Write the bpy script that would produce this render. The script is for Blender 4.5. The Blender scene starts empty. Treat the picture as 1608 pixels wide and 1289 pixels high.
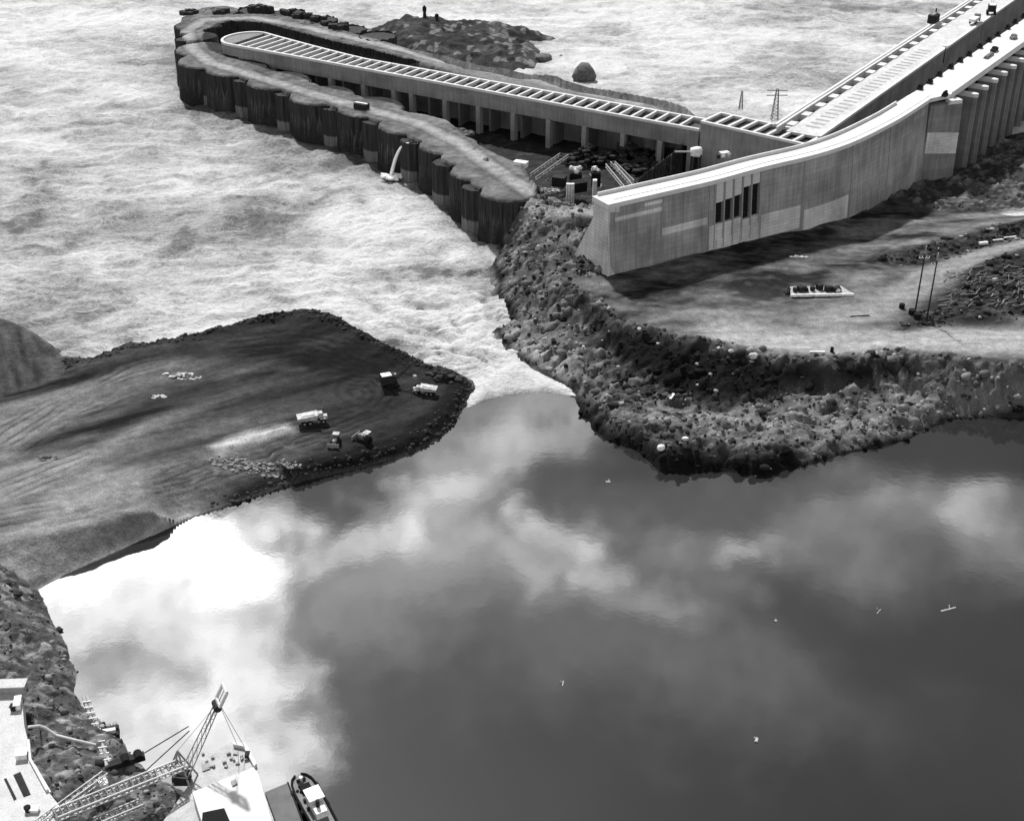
import bpy, bmesh, math, random
import numpy as np
from mathutils import Vector, Matrix
from mathutils.geometry import delaunay_2d_cdt
random.seed(7)
R = math.radians
scene = bpy.context.scene
# ---------------------------------------------------------------- camera
F, TH, CAMZ = 2040.0, R(30), 152.0          # focal length in photo pixels, tilt below horizon, flying height
cam_d = bpy.data.cameras.new('camera'); cam = bpy.data.objects.new('camera', cam_d)
scene.collection.objects.link(cam)
cam.location = (0, 0, CAMZ); cam.rotation_euler = (R(90) - TH, 0, 0)
cam_d.sensor_width = 36; cam_d.sensor_fit = 'HORIZONTAL'; cam_d.lens = 36 * F / 1608
cam_d.clip_start = 1; cam_d.clip_end = 20000
scene.camera = cam
# ---------------------------------------------------------------- light
SUN_AZ, SUN_EL = R(-20), R(51)              # azimuth from the viewing direction, negative = left
sdir = Vector((math.sin(SUN_AZ) * math.cos(SUN_EL), math.cos(SUN_AZ) * math.cos(SUN_EL), math.sin(SUN_EL)))
sd = bpy.data.lights.new('sun', 'SUN'); sun = bpy.data.objects.new('sun', sd); scene.collection.objects.link(sun)
sd.energy = 4.0; sd.angle = R(2.5); sd.color = (1, 1, 1)
sun.rotation_euler = sdir.to_track_quat('Z', 'Y').to_euler()
vs = scene.view_settings; vs.view_transform = 'Standard'; vs.look = 'None'; vs.gamma = 1; vs.exposure = 0.75; vs.use_curve_mapping = False

def gp(px, py, z=0.0):
    """ground point seen at photo pixel (px,py) lying at height z"""
    u = (px - 804) / F; v = (py - 644.5) / F
    s, c = math.sin(TH), math.cos(TH)
    dy = c - v * s; dz = -s - v * c
    t = (z - CAMZ) / dz
    return Vector((u * t, dy * t, z))

# ---- world: clear-sky model read through a red filter plus real clouds in the sky (they mirror in the forebay)
w = bpy.data.worlds.new('World'); scene.world = w; w.use_nodes = True
nt = w.node_tree; nt.nodes.clear(); N = nt.nodes; L = nt.links
def node(t, tree=None, **k):
    n = (tree or nt).nodes.new(t)
    for a, b in k.items(): setattr(n, a, b)
    return n
sky = node('ShaderNodeTexSky', sky_type='NISHITA'); sky.sun_disc = False
sky.sun_elevation = SUN_EL; sky.sun_rotation = SUN_AZ; sky.air_density = 1; sky.dust_density = 1.5
sep = node('ShaderNodeSeparateColor'); L.new(sky.outputs[0], sep.inputs[0])
tc = node('ShaderNodeTexCoord')
sx = node('ShaderNodeSeparateXYZ'); L.new(tc.outputs['Generated'], sx.inputs[0])
def math_(op, a, b=None, tree=None, clamp=False):
    t = tree or nt
    m = node('ShaderNodeMath', t, operation=op); m.use_clamp = clamp
    for i, v in enumerate((a, b)):
        if v is None: continue
        if isinstance(v, (int, float)): m.inputs[i].default_value = v
        else: t.links.new(v, m.inputs[i])
    return m.outputs[0]
zc = math_('MAXIMUM', sx.outputs[2], 0.04)
cx = math_('DIVIDE', sx.outputs[0], zc); cy = math_('DIVIDE', sx.outputs[1], zc)
cmb = node('ShaderNodeCombineXYZ'); L.new(cx, cmb.inputs[0]); L.new(cy, cmb.inputs[1])
def wnoise(scale, detail=4, rough=.55, vec=None, off=0):
    n = node('ShaderNodeTexNoise'); n.inputs['Scale'].default_value = scale; n.inputs['Detail'].default_value = detail
    n.inputs['Roughness'].default_value = rough
    mp = node('ShaderNodeMapping'); mp.inputs['Location'].default_value = (off, off * .7, off * .3)
    L.new(vec or cmb.outputs[0], mp.inputs[0]); L.new(mp.outputs[0], n.inputs['Vector'])
    return n
wn = wnoise(3.2, 8, .7)
wsub = node('ShaderNodeVectorMath', operation='SUBTRACT'); L.new(wn.outputs['Color'], wsub.inputs[0]); wsub.inputs[1].default_value = (.5, .5, .5)
wmul = node('ShaderNodeVectorMath', operation='SCALE'); L.new(wsub.outputs[0], wmul.inputs[0]); wmul.inputs['Scale'].default_value = .5
wadd = node('ShaderNodeVectorMath', operation='ADD'); L.new(cmb.outputs[0], wadd.inputs[0]); L.new(wmul.outputs[0], wadd.inputs[1])
# clouds: place in the cloud layer (units of its height), long radius, short radius, turn, brightness
CL = [(130,880,200,120,-25,5), (265,850,185,85,-28,6), (180,960,190,120,0,4.2), (300,980,160,130,20,3), (220,1100,240,150,0,3.2), (350,1080,120,180,10,3.2), (200,1210,260,130,0,2.8), (400,1150,90,120,0,2.4), (740,810,150,70,-35,1.1), (700,870,130,60,-20,.9), (800,900,150,90,0,.9), (980,960,170,70,15,.8), (1050,830,150,60,10,.7), (1130,920,150,60,10,.5), (620,1010,120,80,0,.6), (1400,760,150,50,-10,.8), (340,870,110,100,0,6),
      (400,990,110,120,0,2.2), (520,865,100,50,-20,2.2), (620,840,120,50,-28,2.4), (690,790,130,50,-35,1.8), (600,800,100,22,-20,.9),
      (780,735,120,40,-30,1.0), (880,850,90,60,10,2.8), (930,905,90,50,20,1.8), (820,930,80,60,0,.9), (730,720,160,50,0,.7),
      (1190,840,90,35,0,1.3), (1540,790,130,70,20,1.3), (1560,860,110,60,20,.6), (700,1020,140,60,-10,.35),
      (1010,1000,110,60,20,.3), (1260,1080,200,60,10,.25), (560,1010,90,110,0,.4), (800,660,190,70,0,1.5), (880,880,430,190,-8,.55), (1380,830,340,120,-4,.5), (1050,1060,420,130,8,.3), (640,930,260,160,-10,.6)]
acc = None; CLK = 1.7
for (px, py, ra, rb, rot, br) in CL:
    br *= CLK
    c = gp(px, py, 0); e = gp(px + ra, py, 0); f = gp(px, py + rb, 0)
    a = abs(e.x - c.x) / CAMZ; b = abs(f.y - c.y) / CAMZ
    mp = node('ShaderNodeMapping', vector_type='TEXTURE')
    mp.inputs['Location'].default_value = (c.x / CAMZ, c.y / CAMZ, 0); mp.inputs['Rotation'].default_value = (0, 0, R(-rot)); mp.inputs['Scale'].default_value = (a, b, 1)
    L.new(wadd.outputs[0], mp.inputs[0])
    ln = node('ShaderNodeVectorMath', operation='LENGTH'); L.new(mp.outputs[0], ln.inputs[0])
    mr = node('ShaderNodeMapRange', interpolation_type='SMOOTHSTEP'); L.new(ln.outputs['Value'], mr.inputs[0])
    mr.inputs[1].default_value = 1.25; mr.inputs[2].default_value = .15; mr.inputs[3].default_value = 0; mr.inputs[4].default_value = br
    acc = mr.outputs[0] if acc is None else math_('MAXIMUM', acc, mr.outputs[0])
cn = wnoise(4.2, 10, .66, wadd.outputs[0], 3.1)
cr = node('ShaderNodeMapRange'); L.new(cn.outputs['Fac'], cr.inputs[0]); cr.inputs[1].default_value = .36; cr.inputs[2].default_value = .64; cr.inputs[3].default_value = .22; cr.inputs[4].default_value = 1.45
cl = math_('MULTIPLY', acc, cr.outputs[0])
# scattered cloud over the rest of the sky
gn = wnoise(.9, 8, .6, None, 9.0)
gr = node('ShaderNodeMapRange', interpolation_type='SMOOTHSTEP'); L.new(gn.outputs['Fac'], gr.inputs[0]); gr.inputs[1].default_value = .42; gr.inputs[2].default_value = .68; gr.inputs[3].default_value = 0; gr.inputs[4].default_value = .10
# broad cloud behind and around the camera (the shaded faces are filled by it) and low towards the horizon
back = node('ShaderNodeMapRange', interpolation_type='SMOOTHSTEP'); L.new(sx.outputs[1], back.inputs[0]); back.inputs[1].default_value = .25; back.inputs[2].default_value = -.35; back.inputs[3].default_value = 0; back.inputs[4].default_value = .26
low = node('ShaderNodeMapRange', interpolation_type='SMOOTHSTEP'); L.new(sx.outputs[2], low.inputs[0]); low.inputs[1].default_value = .50; low.inputs[2].default_value = .15; low.inputs[3].default_value = 0; low.inputs[4].default_value = .42
base = math_('MULTIPLY', sep.outputs[0], .035)
tot = math_('ADD', base, cl); tot = math_('ADD', tot, gr.outputs[0]); tot = math_('ADD', tot, back.outputs[0]); tot = math_('ADD', tot, low.outputs[0])
bg = node('ShaderNodeBackground'); L.new(tot, bg.inputs[0]); bg.inputs[1].default_value = 1.0
wo = node('ShaderNodeOutputWorld'); L.new(bg.outputs[0], wo.inputs[0])
w.cycles.sampling_method = 'MANUAL'; w.cycles.sample_map_resolution = 1024

# ---------------------------------------------------------------- materials
MATS = {}
def mat(name, col, var=.25, scale=.4, rough=.9, bump=.3, detail=6, attr=False, stretch=(1, 1, 1), fine=0.0, spec=.12, bdist=.15):
    """grey material: base value, noise variation, noise scale per metre"""
    if name in MATS: return MATS[name]
    m = bpy.data.materials.new(name); m.use_nodes = True; t = m.node_tree; b = t.nodes['Principled BSDF']
    b.inputs['Roughness'].default_value = rough; b.inputs['Specular IOR Level'].default_value = spec
    co = t.nodes.new('ShaderNodeTexCoord'); mp = t.nodes.new('ShaderNodeMapping'); mp.inputs['Scale'].default_value = stretch
    t.links.new(co.outputs['Object'], mp.inputs[0])
    n = t.nodes.new('ShaderNodeTexNoise'); n.inputs['Scale'].default_value = scale; n.inputs['Detail'].default_value = detail; n.inputs['Roughness'].default_value = .65
    t.links.new(mp.outputs[0], n.inputs['Vector'])
    r = t.nodes.new('ShaderNodeMapRange'); t.links.new(n.outputs['Fac'], r.inputs[0]); r.inputs[1].default_value = .3; r.inputs[2].default_value = .7
    r.inputs[3].default_value = 1 - var; r.inputs[4].default_value = 1 + var
    v = r.outputs[0]
    if fine:
        n2 = t.nodes.new('ShaderNodeTexNoise'); n2.inputs['Scale'].default_value = scale * 7; n2.inputs['Detail'].default_value = 3
        t.links.new(mp.outputs[0], n2.inputs['Vector'])
        r2 = t.nodes.new('ShaderNodeMapRange'); t.links.new(n2.outputs['Fac'], r2.inputs[0]); r2.inputs[1].default_value = .35; r2.inputs[2].default_value = .65
        r2.inputs[3].default_value = 1 - fine; r2.inputs[4].default_value = 1 + fine
        v = math_('MULTIPLY', v, r2.outputs[0], t)
    if attr:
        a = t.nodes.new('ShaderNodeAttribute'); a.attribute_name = 'tone'
        v = math_('MULTIPLY', v, a.outputs['Fac'], t)
    else:
        v = math_('MULTIPLY', v, col, t)
    t.links.new(v, b.inputs['Base Color'])
    if bump:
        bp = t.nodes.new('ShaderNodeBump'); bp.inputs['Strength'].default_value = bump; bp.inputs['Distance'].default_value = bdist
        t.links.new(n.outputs['Fac'], bp.inputs['Height']); t.links.new(bp.outputs[0], b.inputs['Normal'])
    MATS[name] = m
    return m
ground_m = mat('ground', .1, .32, .4, .95, .9, 6, attr=True, fine=.2, bdist=.7, spec=.05)
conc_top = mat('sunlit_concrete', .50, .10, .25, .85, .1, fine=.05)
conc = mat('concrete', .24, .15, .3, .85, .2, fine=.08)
conc_lt = mat('fresh_concrete', .46, .12, .5, .85, .2, stretch=(1, 1, 4), fine=.15)
dark_m = mat('dark_steel', .022, .3, 1, .85, .2, spec=.1)
black_m = mat('black_rubber', .01, .2, 2, .9, 0, spec=.1)
steel_m = mat('grey_steel', .18, .25, 1, .5, .1)
white_m = mat('white_paint', .62, .3, 1.2, .7, .1, fine=.15)
truck_m = mat('dusty_truck_paint', .34, .45, 1.1, .8, .2, fine=.25)
rust_m = mat('weathered_steel', .07, .5, .8, .7, .3, stretch=(1, 1, .15))
wood_m = mat('weathered_wood', .28, .3, 2, .9, .2)
rock_m = mat('rock', .10, .45, .8, .95, .6, fine=.3)
rockl_m = mat('pale_rock', .42, .35, .8, .95, .6, fine=.3)

def formed(name, base, streak=.22, joint=.22, lift=1.5, bay=12.0):
    """cast concrete: lift lines, bay joints, vertical water streaks; needs a uv map in metres"""
    m = bpy.data.materials.new(name); m.use_nodes = True; t = m.node_tree; b = t.nodes['Principled BSDF']; b.inputs['Roughness'].default_value = .9; b.inputs['Specular IOR Level'].default_value = .2
    uv = t.nodes.new('ShaderNodeUVMap'); uv.uv_map = 'uv'
    br = t.nodes.new('ShaderNodeTexBrick'); br.inputs['Scale'].default_value = 1; br.offset = 0; br.inputs['Brick Width'].default_value = bay; br.inputs['Row Height'].default_value = lift
    br.inputs['Mortar Size'].default_value = .09; br.inputs['Mortar Smooth'].default_value = .3; br.inputs['Bias'].default_value = 0
    br.inputs['Color1'].default_value = (.93,) * 3 + (1,); br.inputs['Color2'].default_value = (1.07,) * 3 + (1,); br.inputs['Mortar'].default_value = (1 - joint,) * 3 + (1,)
    t.links.new(uv.outputs[0], br.inputs['Vector'])
    mp = t.nodes.new('ShaderNodeMapping'); mp.inputs['Scale'].default_value = (1, .07, 1); t.links.new(uv.outputs[0], mp.inputs[0])
    n = t.nodes.new('ShaderNodeTexNoise'); n.inputs['Scale'].default_value = .9; n.inputs['Detail'].default_value = 7; n.inputs['Roughness'].default_value = .7; t.links.new(mp.outputs[0], n.inputs['Vector'])
    r = t.nodes.new('ShaderNodeMapRange'); t.links.new(n.outputs['Fac'], r.inputs[0]); r.inputs[1].default_value = .3; r.inputs[2].default_value = .7; r.inputs[3].default_value = 1 - streak; r.inputs[4].default_value = 1 + streak
    n2 = t.nodes.new('ShaderNodeTexNoise'); n2.inputs['Scale'].default_value = .09; n2.inputs['Detail'].default_value = 6; t.links.new(uv.outputs[0], n2.inputs['Vector'])
    r2 = t.nodes.new('ShaderNodeMapRange'); t.links.new(n2.outputs['Fac'], r2.inputs[0]); r2.inputs[1].default_value = .3; r2.inputs[2].default_value = .7; r2.inputs[3].default_value = .68; r2.inputs[4].default_value = 1.32
    sp = t.nodes.new('ShaderNodeSeparateColor'); t.links.new(br.outputs['Color'], sp.inputs[0])
    v = math_('MULTIPLY', r.outputs[0], r2.outputs[0], t); v = math_('MULTIPLY', v, sp.outputs[0], t); v = math_('MULTIPLY', v, base, t)
    t.links.new(v, b.inputs['Base Color'])
    bp = t.nodes.new('ShaderNodeBump'); bp.inputs['Strength'].default_value = .3; bp.inputs['Distance'].default_value = .1; t.links.new(n.outputs['Fac'], bp.inputs['Height']); t.links.new(bp.outputs[0], b.inputs['Normal'])
    MATS[name] = m; return m
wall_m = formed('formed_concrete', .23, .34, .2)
wall_lt = formed('pale_formed_concrete', .46, .15, .25, 1.0, 2.0)
pier_m = formed('pier_concrete', .16, .3, .15, 2.0, 40)
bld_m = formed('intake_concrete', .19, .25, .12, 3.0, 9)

def sheet_mat():
    m = bpy.data.materials.new('sheet_pile_steel'); m.use_nodes = True; t = m.node_tree; b = t.nodes['Principled BSDF']; b.inputs['Roughness'].default_value = .8; b.inputs['Specular IOR Level'].default_value = .08
    co = t.nodes.new('ShaderNodeTexCoord'); mp = t.nodes.new('ShaderNodeMapping'); mp.inputs['Scale'].default_value = (1, 1, .06); t.links.new(co.outputs['Object'], mp.inputs[0])
    n = t.nodes.new('ShaderNodeTexNoise'); n.inputs['Scale'].default_value = 1.1; n.inputs['Detail'].default_value = 6; n.inputs['Roughness'].default_value = .75; t.links.new(mp.outputs[0], n.inputs['Vector'])
    r = t.nodes.new('ShaderNodeMapRange'); t.links.new(n.outputs['Fac'], r.inputs[0]); r.inputs[1].default_value = .3; r.inputs[2].default_value = .75; r.inputs[3].default_value = .006; r.inputs[4].default_value = .055
    s = t.nodes.new('ShaderNodeSeparateXYZ'); t.links.new(co.outputs['Object'], s.inputs[0])
    z = t.nodes.new('ShaderNodeMapRange'); t.links.new(s.outputs[2], z.inputs[0]); z.inputs[1].default_value = 2.9; z.inputs[2].default_value = 2.3; z.inputs[3].default_value = 1; z.inputs[4].default_value = 4.5
    v = math_('MULTIPLY', r.outputs[0], z.outputs[0], t); t.links.new(v, b.inputs['Base Color'])
    MATS['sheet'] = m; return m
sheet_m = sheet_mat()

# ---------------------------------------------------------------- object helpers
def tag(o, label=None, cat=None, group=None, kind=None):
    if label: o['label'] = label
    if cat: o['category'] = cat
    if group: o['group'] = group
    if kind: o['kind'] = kind
    return o
def thing(name, label, cat, loc, rz=0, group=None):
    o = bpy.data.objects.new(name, None); scene.collection.objects.link(o); o.location = loc; o.rotation_euler = (0, 0, rz)
    o.empty_display_size = .5
    return tag(o, label, cat, group)
def link_mesh(name, me, m, parent=None, loc=None):
    o = bpy.data.objects.new(name, me); scene.collection.objects.link(o)
    if m: me.materials.append(m)
    if parent: o.parent = parent
    if loc is not None: o.location = loc
    return o
class MB:
    def __init__(s): s.v = []; s.f = []; s.uv = []
    def quad_box(s, p):                       # 8 corners: bottom 4 ccw, top 4 ccw
        n = len(s.v); s.v += [tuple(q) for q in p]
        for a in ((3, 2, 1, 0), (4, 5, 6, 7), (0, 1, 5, 4), (1, 2, 6, 5), (2, 3, 7, 6), (3, 0, 4, 7)): s.f.append([n + i for i in a])
        return s
    def box(s, c, d, rz=0, taper=(1, 1)):
        x, y, z = c; a, b, h = d[0] / 2, d[1] / 2, d[2] / 2; cr, sr = math.cos(rz), math.sin(rz); p = []
        for k, sgn in ((1, -1), (0, 1)):
            tx, ty = (1, 1) if sgn < 0 else taper
            for ux, uy in ((-a, -b), (a, -b), (a, b), (-a, b)):
                ux *= tx; uy *= ty
                p.append((x + ux * cr - uy * sr, y + ux * sr + uy * cr, z + sgn * h))
        return s.quad_box(p)
    def tube(s, a, b, r, r2=None, n=8, cap=True):
        a, b = Vector(a), Vector(b); d = (b - a)
        if d.length < 1e-6: return s
        q = d.to_track_quat('Z', 'Y'); r2 = r if r2 is None else r2; k = len(s.v)
        for c, rr in ((a, r), (b, r2)):
            for i in range(n):
                t = 2 * math.pi * i / n; s.v.append(tuple(c + q @ Vector((rr * math.cos(t), rr * math.sin(t), 0))))
        for i in range(n): j = (i + 1) % n; s.f.append([k + i, k + j, k + n + j, k + n + i])
        if cap: s.f.append([k + i for i in range(n)][::-1]); s.f.append([k + n + i for i in range(n)])
        return s
    def path(s, pts, r, n=6):
        for a, b in zip(pts[:-1], pts[1:]): s.tube(a, b, r, n=n)
        return s
    def prism(s, poly, z0, z1):
        a = sum(poly[i][0] * poly[(i + 1) % len(poly)][1] - poly[(i + 1) % len(poly)][0] * poly[i][1] for i in range(len(poly)))
        if a < 0: poly = poly[::-1]
        k = len(s.v); n = len(poly)
        s.v += [(p[0], p[1], z0) for p in poly] + [(p[0], p[1], z1) for p in poly]
        s.f.append([k + i for i in range(n)][::-1]); s.f.append([k + n + i for i in range(n)])
        for i in range(n): j = (i + 1) % n; s.f.append([k + i, k + j, k + n + j, k + n + i])
        return s
    def lump(s, c, d, seed=0, sub=2):
        bm = bmesh.new(); bmesh.ops.create_icosphere(bm, subdivisions=sub, radius=1); rnd = random.Random(seed); k = len(s.v)
        ph = [rnd.uniform(0, 6) for _ in range(6)]
        for v in bm.verts:
            q = v.co; am = 1 if sub < 3 else .45; r = 1 + am * (.16 * math.sin(3 * q.x + ph[0]) * math.sin(4 * q.y + ph[1]) + .12 * math.sin(5 * q.z + ph[2]) + rnd.uniform(-.06, .06))
            s.v.append((c[0] + q.x * r * d[0], c[1] + q.y * r * d[1], c[2] + q.z * r * d[2]))
        for f in bm.faces: s.f.append([k + v.index for v in f.verts])
        bm.free(); return s
    def build(s, name, m, parent=None, smooth=False, bevel=0, loc=None, uv=False):
        me = bpy.data.meshes.new(name); me.from_pydata(s.v, [], s.f); me.update()
        if smooth: me.shade_smooth()
        o = link_mesh(name, me, m, parent, loc)
        if uv: box_uv(me)
        if bevel:
            b = o.modifiers.new('bevel', 'BEVEL'); b.width = bevel; b.segments = 2; b.limit_method = 'ANGLE'
        return o
def box_uv(me):
    """uv in metres: along the face horizontally, height vertically"""
    l = me.uv_layers.new(name='uv')
    for p in me.polygons:
        n = p.normal
        for li in p.loop_indices:
            c = me.vertices[me.loops[li].vertex_index].co
            if abs(n.z) > .8: l.data[li].uv = (c.x, c.y)
            else:
                t = Vector((-n.y, n.x, 0)).normalized(); l.data[li].uv = (c.x * t.x + c.y * t.y, c.z)

# ---------------------------------------------------------------- numpy noise and height fields
def vnoise(x, y, seed=0):
    xi = np.floor(x).astype(np.int64); yi = np.floor(y).astype(np.int64); fx = x - xi; fy = y - yi
    fx = fx * fx * (3 - 2 * fx); fy = fy * fy * (3 - 2 * fy)
    def h(a, b):
        n = (a * 374761393 + b * 668265263 + seed * 1442695041) & 0x7fffffff
        n = ((n ^ (n >> 13)) * 1274126177) & 0x7fffffff
        return ((n ^ (n >> 16)) & 0xffff) / 65535.0
    return (h(xi, yi) * (1 - fx) + h(xi + 1, yi) * fx) * (1 - fy) + (h(xi, yi + 1) * (1 - fx) + h(xi + 1, yi + 1) * fx) * fy
def fbm(x, y, oct=5, seed=0, gain=.5):
    a, s, t = 1.0, 0.0, 0.0
    for i in range(oct):
        s = s + a * (vnoise(x, y, seed + i) - .5) * 2; t += a; a *= gain; x = x * 2.03 + 17; y = y * 2.03 - 9
    return s / t
def ridged(x, y, oct=5, seed=0):
    a, s, t = 1.0, 0.0, 0.0
    for i in range(oct):
        s = s + a * (1 - np.abs(vnoise(x, y, seed + i) * 2 - 1)); t += a; a *= .55; x = x * 2.1 + 31; y = y * 2.1 - 13
    return s / t
def worley(x, y, seed=0):
    xi = np.floor(x); yi = np.floor(y); d = np.full(x.shape, 9.0); idv = np.zeros(x.shape)
    for i in (-1, 0, 1):
        for j in (-1, 0, 1):
            cx_, cy_ = xi + i, yi + j
            a = np.modf(np.abs(np.sin(cx_ * 127.1 + cy_ * 311.7 + seed) * 43758.5453))[0]; b = np.modf(np.abs(np.sin(cx_ * 269.5 + cy_ * 183.3 + seed) * 43758.5453))[0]
            dd = np.hypot(cx_ + a - x, cy_ + b - y); m_ = dd < d; d = np.where(m_, dd, d); idv = np.where(m_, a, idv)
    return d, idv
def sdist(X, Y, poly):
    """signed distance, positive inside"""
    P = np.array([(p[0], p[1]) for p in poly]); Q = np.roll(P, -1, 0); D = np.full(X.shape, 1e9); ins = np.zeros(X.shape, bool)
    for (x0, y0), (x1, y1) in zip(P, Q):
        dx, dy = x1 - x0, y1 - y0; l = dx * dx + dy * dy + 1e-9
        t = np.clip(((X - x0) * dx + (Y - y0) * dy) / l, 0, 1); D = np.minimum(D, (X - x0 - t * dx) ** 2 + (Y - y0 - t * dy) ** 2)
        if y0 != y1: ins ^= ((y0 > Y) != (y1 > Y)) & (X < (x1 - x0) * (Y - y0) / (y1 - y0) + x0)
    D = np.sqrt(D); return np.where(ins, D, -D)
def ldist(X, Y, line):
    D = np.full(X.shape, 1e9)
    for a, b in zip(line[:-1], line[1:]):
        dx, dy = b[0] - a[0], b[1] - a[1]; t = np.clip(((X - a[0]) * dx + (Y - a[1]) * dy) / (dx * dx + dy * dy + 1e-9), 0, 1)
        D = np.minimum(D, (X - a[0] - t * dx) ** 2 + (Y - a[1] - t * dy) ** 2)
    return np.sqrt(D)
def sstep(a, b, x):
    t = np.clip((x - a) / (b - a), 0, 1); return t * t * (3 - 2 * t)
def px_line(pts, z=0): return [gp(p[0], p[1], p[2] if len(p) > 2 else z) for p in pts]
def densify(l, step=3.0, close=False):
    o = []; n = len(l)
    for i in range(n if close else n - 1):
        a, b = l[i], l[(i + 1) % n]; k = max(1, int((b - a).length / step))
        for j in range(k): o.append(a.lerp(b, j / k))
    if not close: o.append(l[-1])
    return o
def tin(X, Y, pts):
    seen = {}; 
    for p in pts: seen[(round(p.x, 1), round(p.y, 1))] = p
    pts = list(seen.values())
    vs_, es, fs, ov, oe, of = delaunay_2d_cdt([Vector((p.x, p.y)) for p in pts], [], [], 0, 1e-4)
    zs = [sum(pts[i].z for i in o) / len(o) if o else 0 for o in ov]
    Z = np.full(X.shape, np.nan); x0, y0 = X[0, 0], Y[0, 0]; st = X[0, 1] - X[0, 0]; ny, nx = X.shape
    for f in fs:
        a, b, c = (vs_[i] for i in f); za, zb, zc_ = (zs[i] for i in f)
        i0 = max(0, int((min(a.x, b.x, c.x) - x0) / st)); i1 = min(nx, int((max(a.x, b.x, c.x) - x0) / st) + 2)
        j0 = max(0, int((min(a.y, b.y, c.y) - y0) / st)); j1 = min(ny, int((max(a.y, b.y, c.y) - y0) / st) + 2)
        if i1 <= i0 or j1 <= j0: continue
        xs = X[j0:j1, i0:i1]; ys = Y[j0:j1, i0:i1]; den = (b.y - c.y) * (a.x - c.x) + (c.x - b.x) * (a.y - c.y)
        if abs(den) < 1e-9: continue
        u = ((b.y - c.y) * (xs - c.x) + (c.x - b.x) * (ys - c.y)) / den; v = ((c.y - a.y) * (xs - c.x) + (a.x - c.x) * (ys - c.y)) / den; q = 1 - u - v
        m_ = (u >= -1e-6) & (v >= -1e-6) & (q >= -1e-6); Z[j0:j1, i0:i1][m_] = (u * za + v * zb + q * zc_)[m_]
    return Z
def grid(x0, x1, y0, y1, st): return np.meshgrid(np.arange(x0, x1, st), np.arange(y0, y1, st))
def blur(Z, n=1):
    for _ in range(n):
        P = np.pad(Z, 1, mode='edge'); Z = (P[:-2, 1:-1] + P[2:, 1:-1] + P[1:-1, :-2] + P[1:-1, 2:] + 2 * P[1:-1, 1:-1]) / 6
    return Z
def grid_mesh(name, X, Y, Z, tone, m, keep=None, attrs=None, smooth=True):
    ny, nx = X.shape; idx = np.arange(nx * ny).reshape(ny, nx)
    q = np.stack([idx[:-1, :-1], idx[:-1, 1:], idx[1:, 1:], idx[1:, :-1]], -1).reshape(-1, 4)
    if keep is not None:
        k = keep; kk = (k[:-1, :-1] | k[:-1, 1:] | k[1:, 1:] | k[1:, :-1]).reshape(-1); q = q[kk]
    used = np.unique(q); rem = np.zeros(nx * ny, np.int64); rem[used] = np.arange(len(used)); q = rem[q]
    co = np.stack([X, Y, Z], -1).reshape(-1, 3)[used]
    me = bpy.data.meshes.new(name); me.vertices.add(len(co)); me.vertices.foreach_set('co', co.astype(np.float32).ravel())
    me.loops.add(q.size); me.loops.foreach_set('vertex_index', q.astype(np.int32).ravel())
    me.polygons.add(len(q)); me.polygons.foreach_set('loop_start', np.arange(0, q.size, 4, dtype=np.int32)); me.update(calc_edges=True)
    for an, av in [('tone', tone)] + list((attrs or {}).items()):
        if av is None: continue
        a = me.attributes.new(an, 'FLOAT', 'POINT'); a.data.foreach_set('value', av.reshape(-1)[used].astype(np.float32))
    if smooth: me.shade_smooth()
    return link_mesh(name, me, m)
def sampler(X, Y, Z):
    x0, y0 = X[0, 0], Y[0, 0]; st = X[0, 1] - X[0, 0]
    def f(x, y):
        i = (x - x0) / st; j = (y - y0) / st; i0 = int(min(max(i, 0), X.shape[1] - 2)); j0 = int(min(max(j, 0), X.shape[0] - 2)); a = i - i0; b = j - j0
        return float((Z[j0, i0] * (1 - a) + Z[j0, i0 + 1] * a) * (1 - b) + (Z[j0 + 1, i0] * (1 - a) + Z[j0 + 1, i0 + 1] * a) * b)
    return f
def terrain_base(shore, lines, X, Y, skirt=1.1, nb=3):
    S = px_line(shore); pts = densify(S, 2.5, True)
    for l in lines: pts += densify(px_line(l), 2.5)
    Z = tin(X, Y, pts); D = sdist(X, Y, S); Z = np.where(np.isnan(Z), 0, Z); Z = blur(Z, nb); Z = np.where(D > 0, Z, -np.abs(D) * skirt); return Z, D

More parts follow.
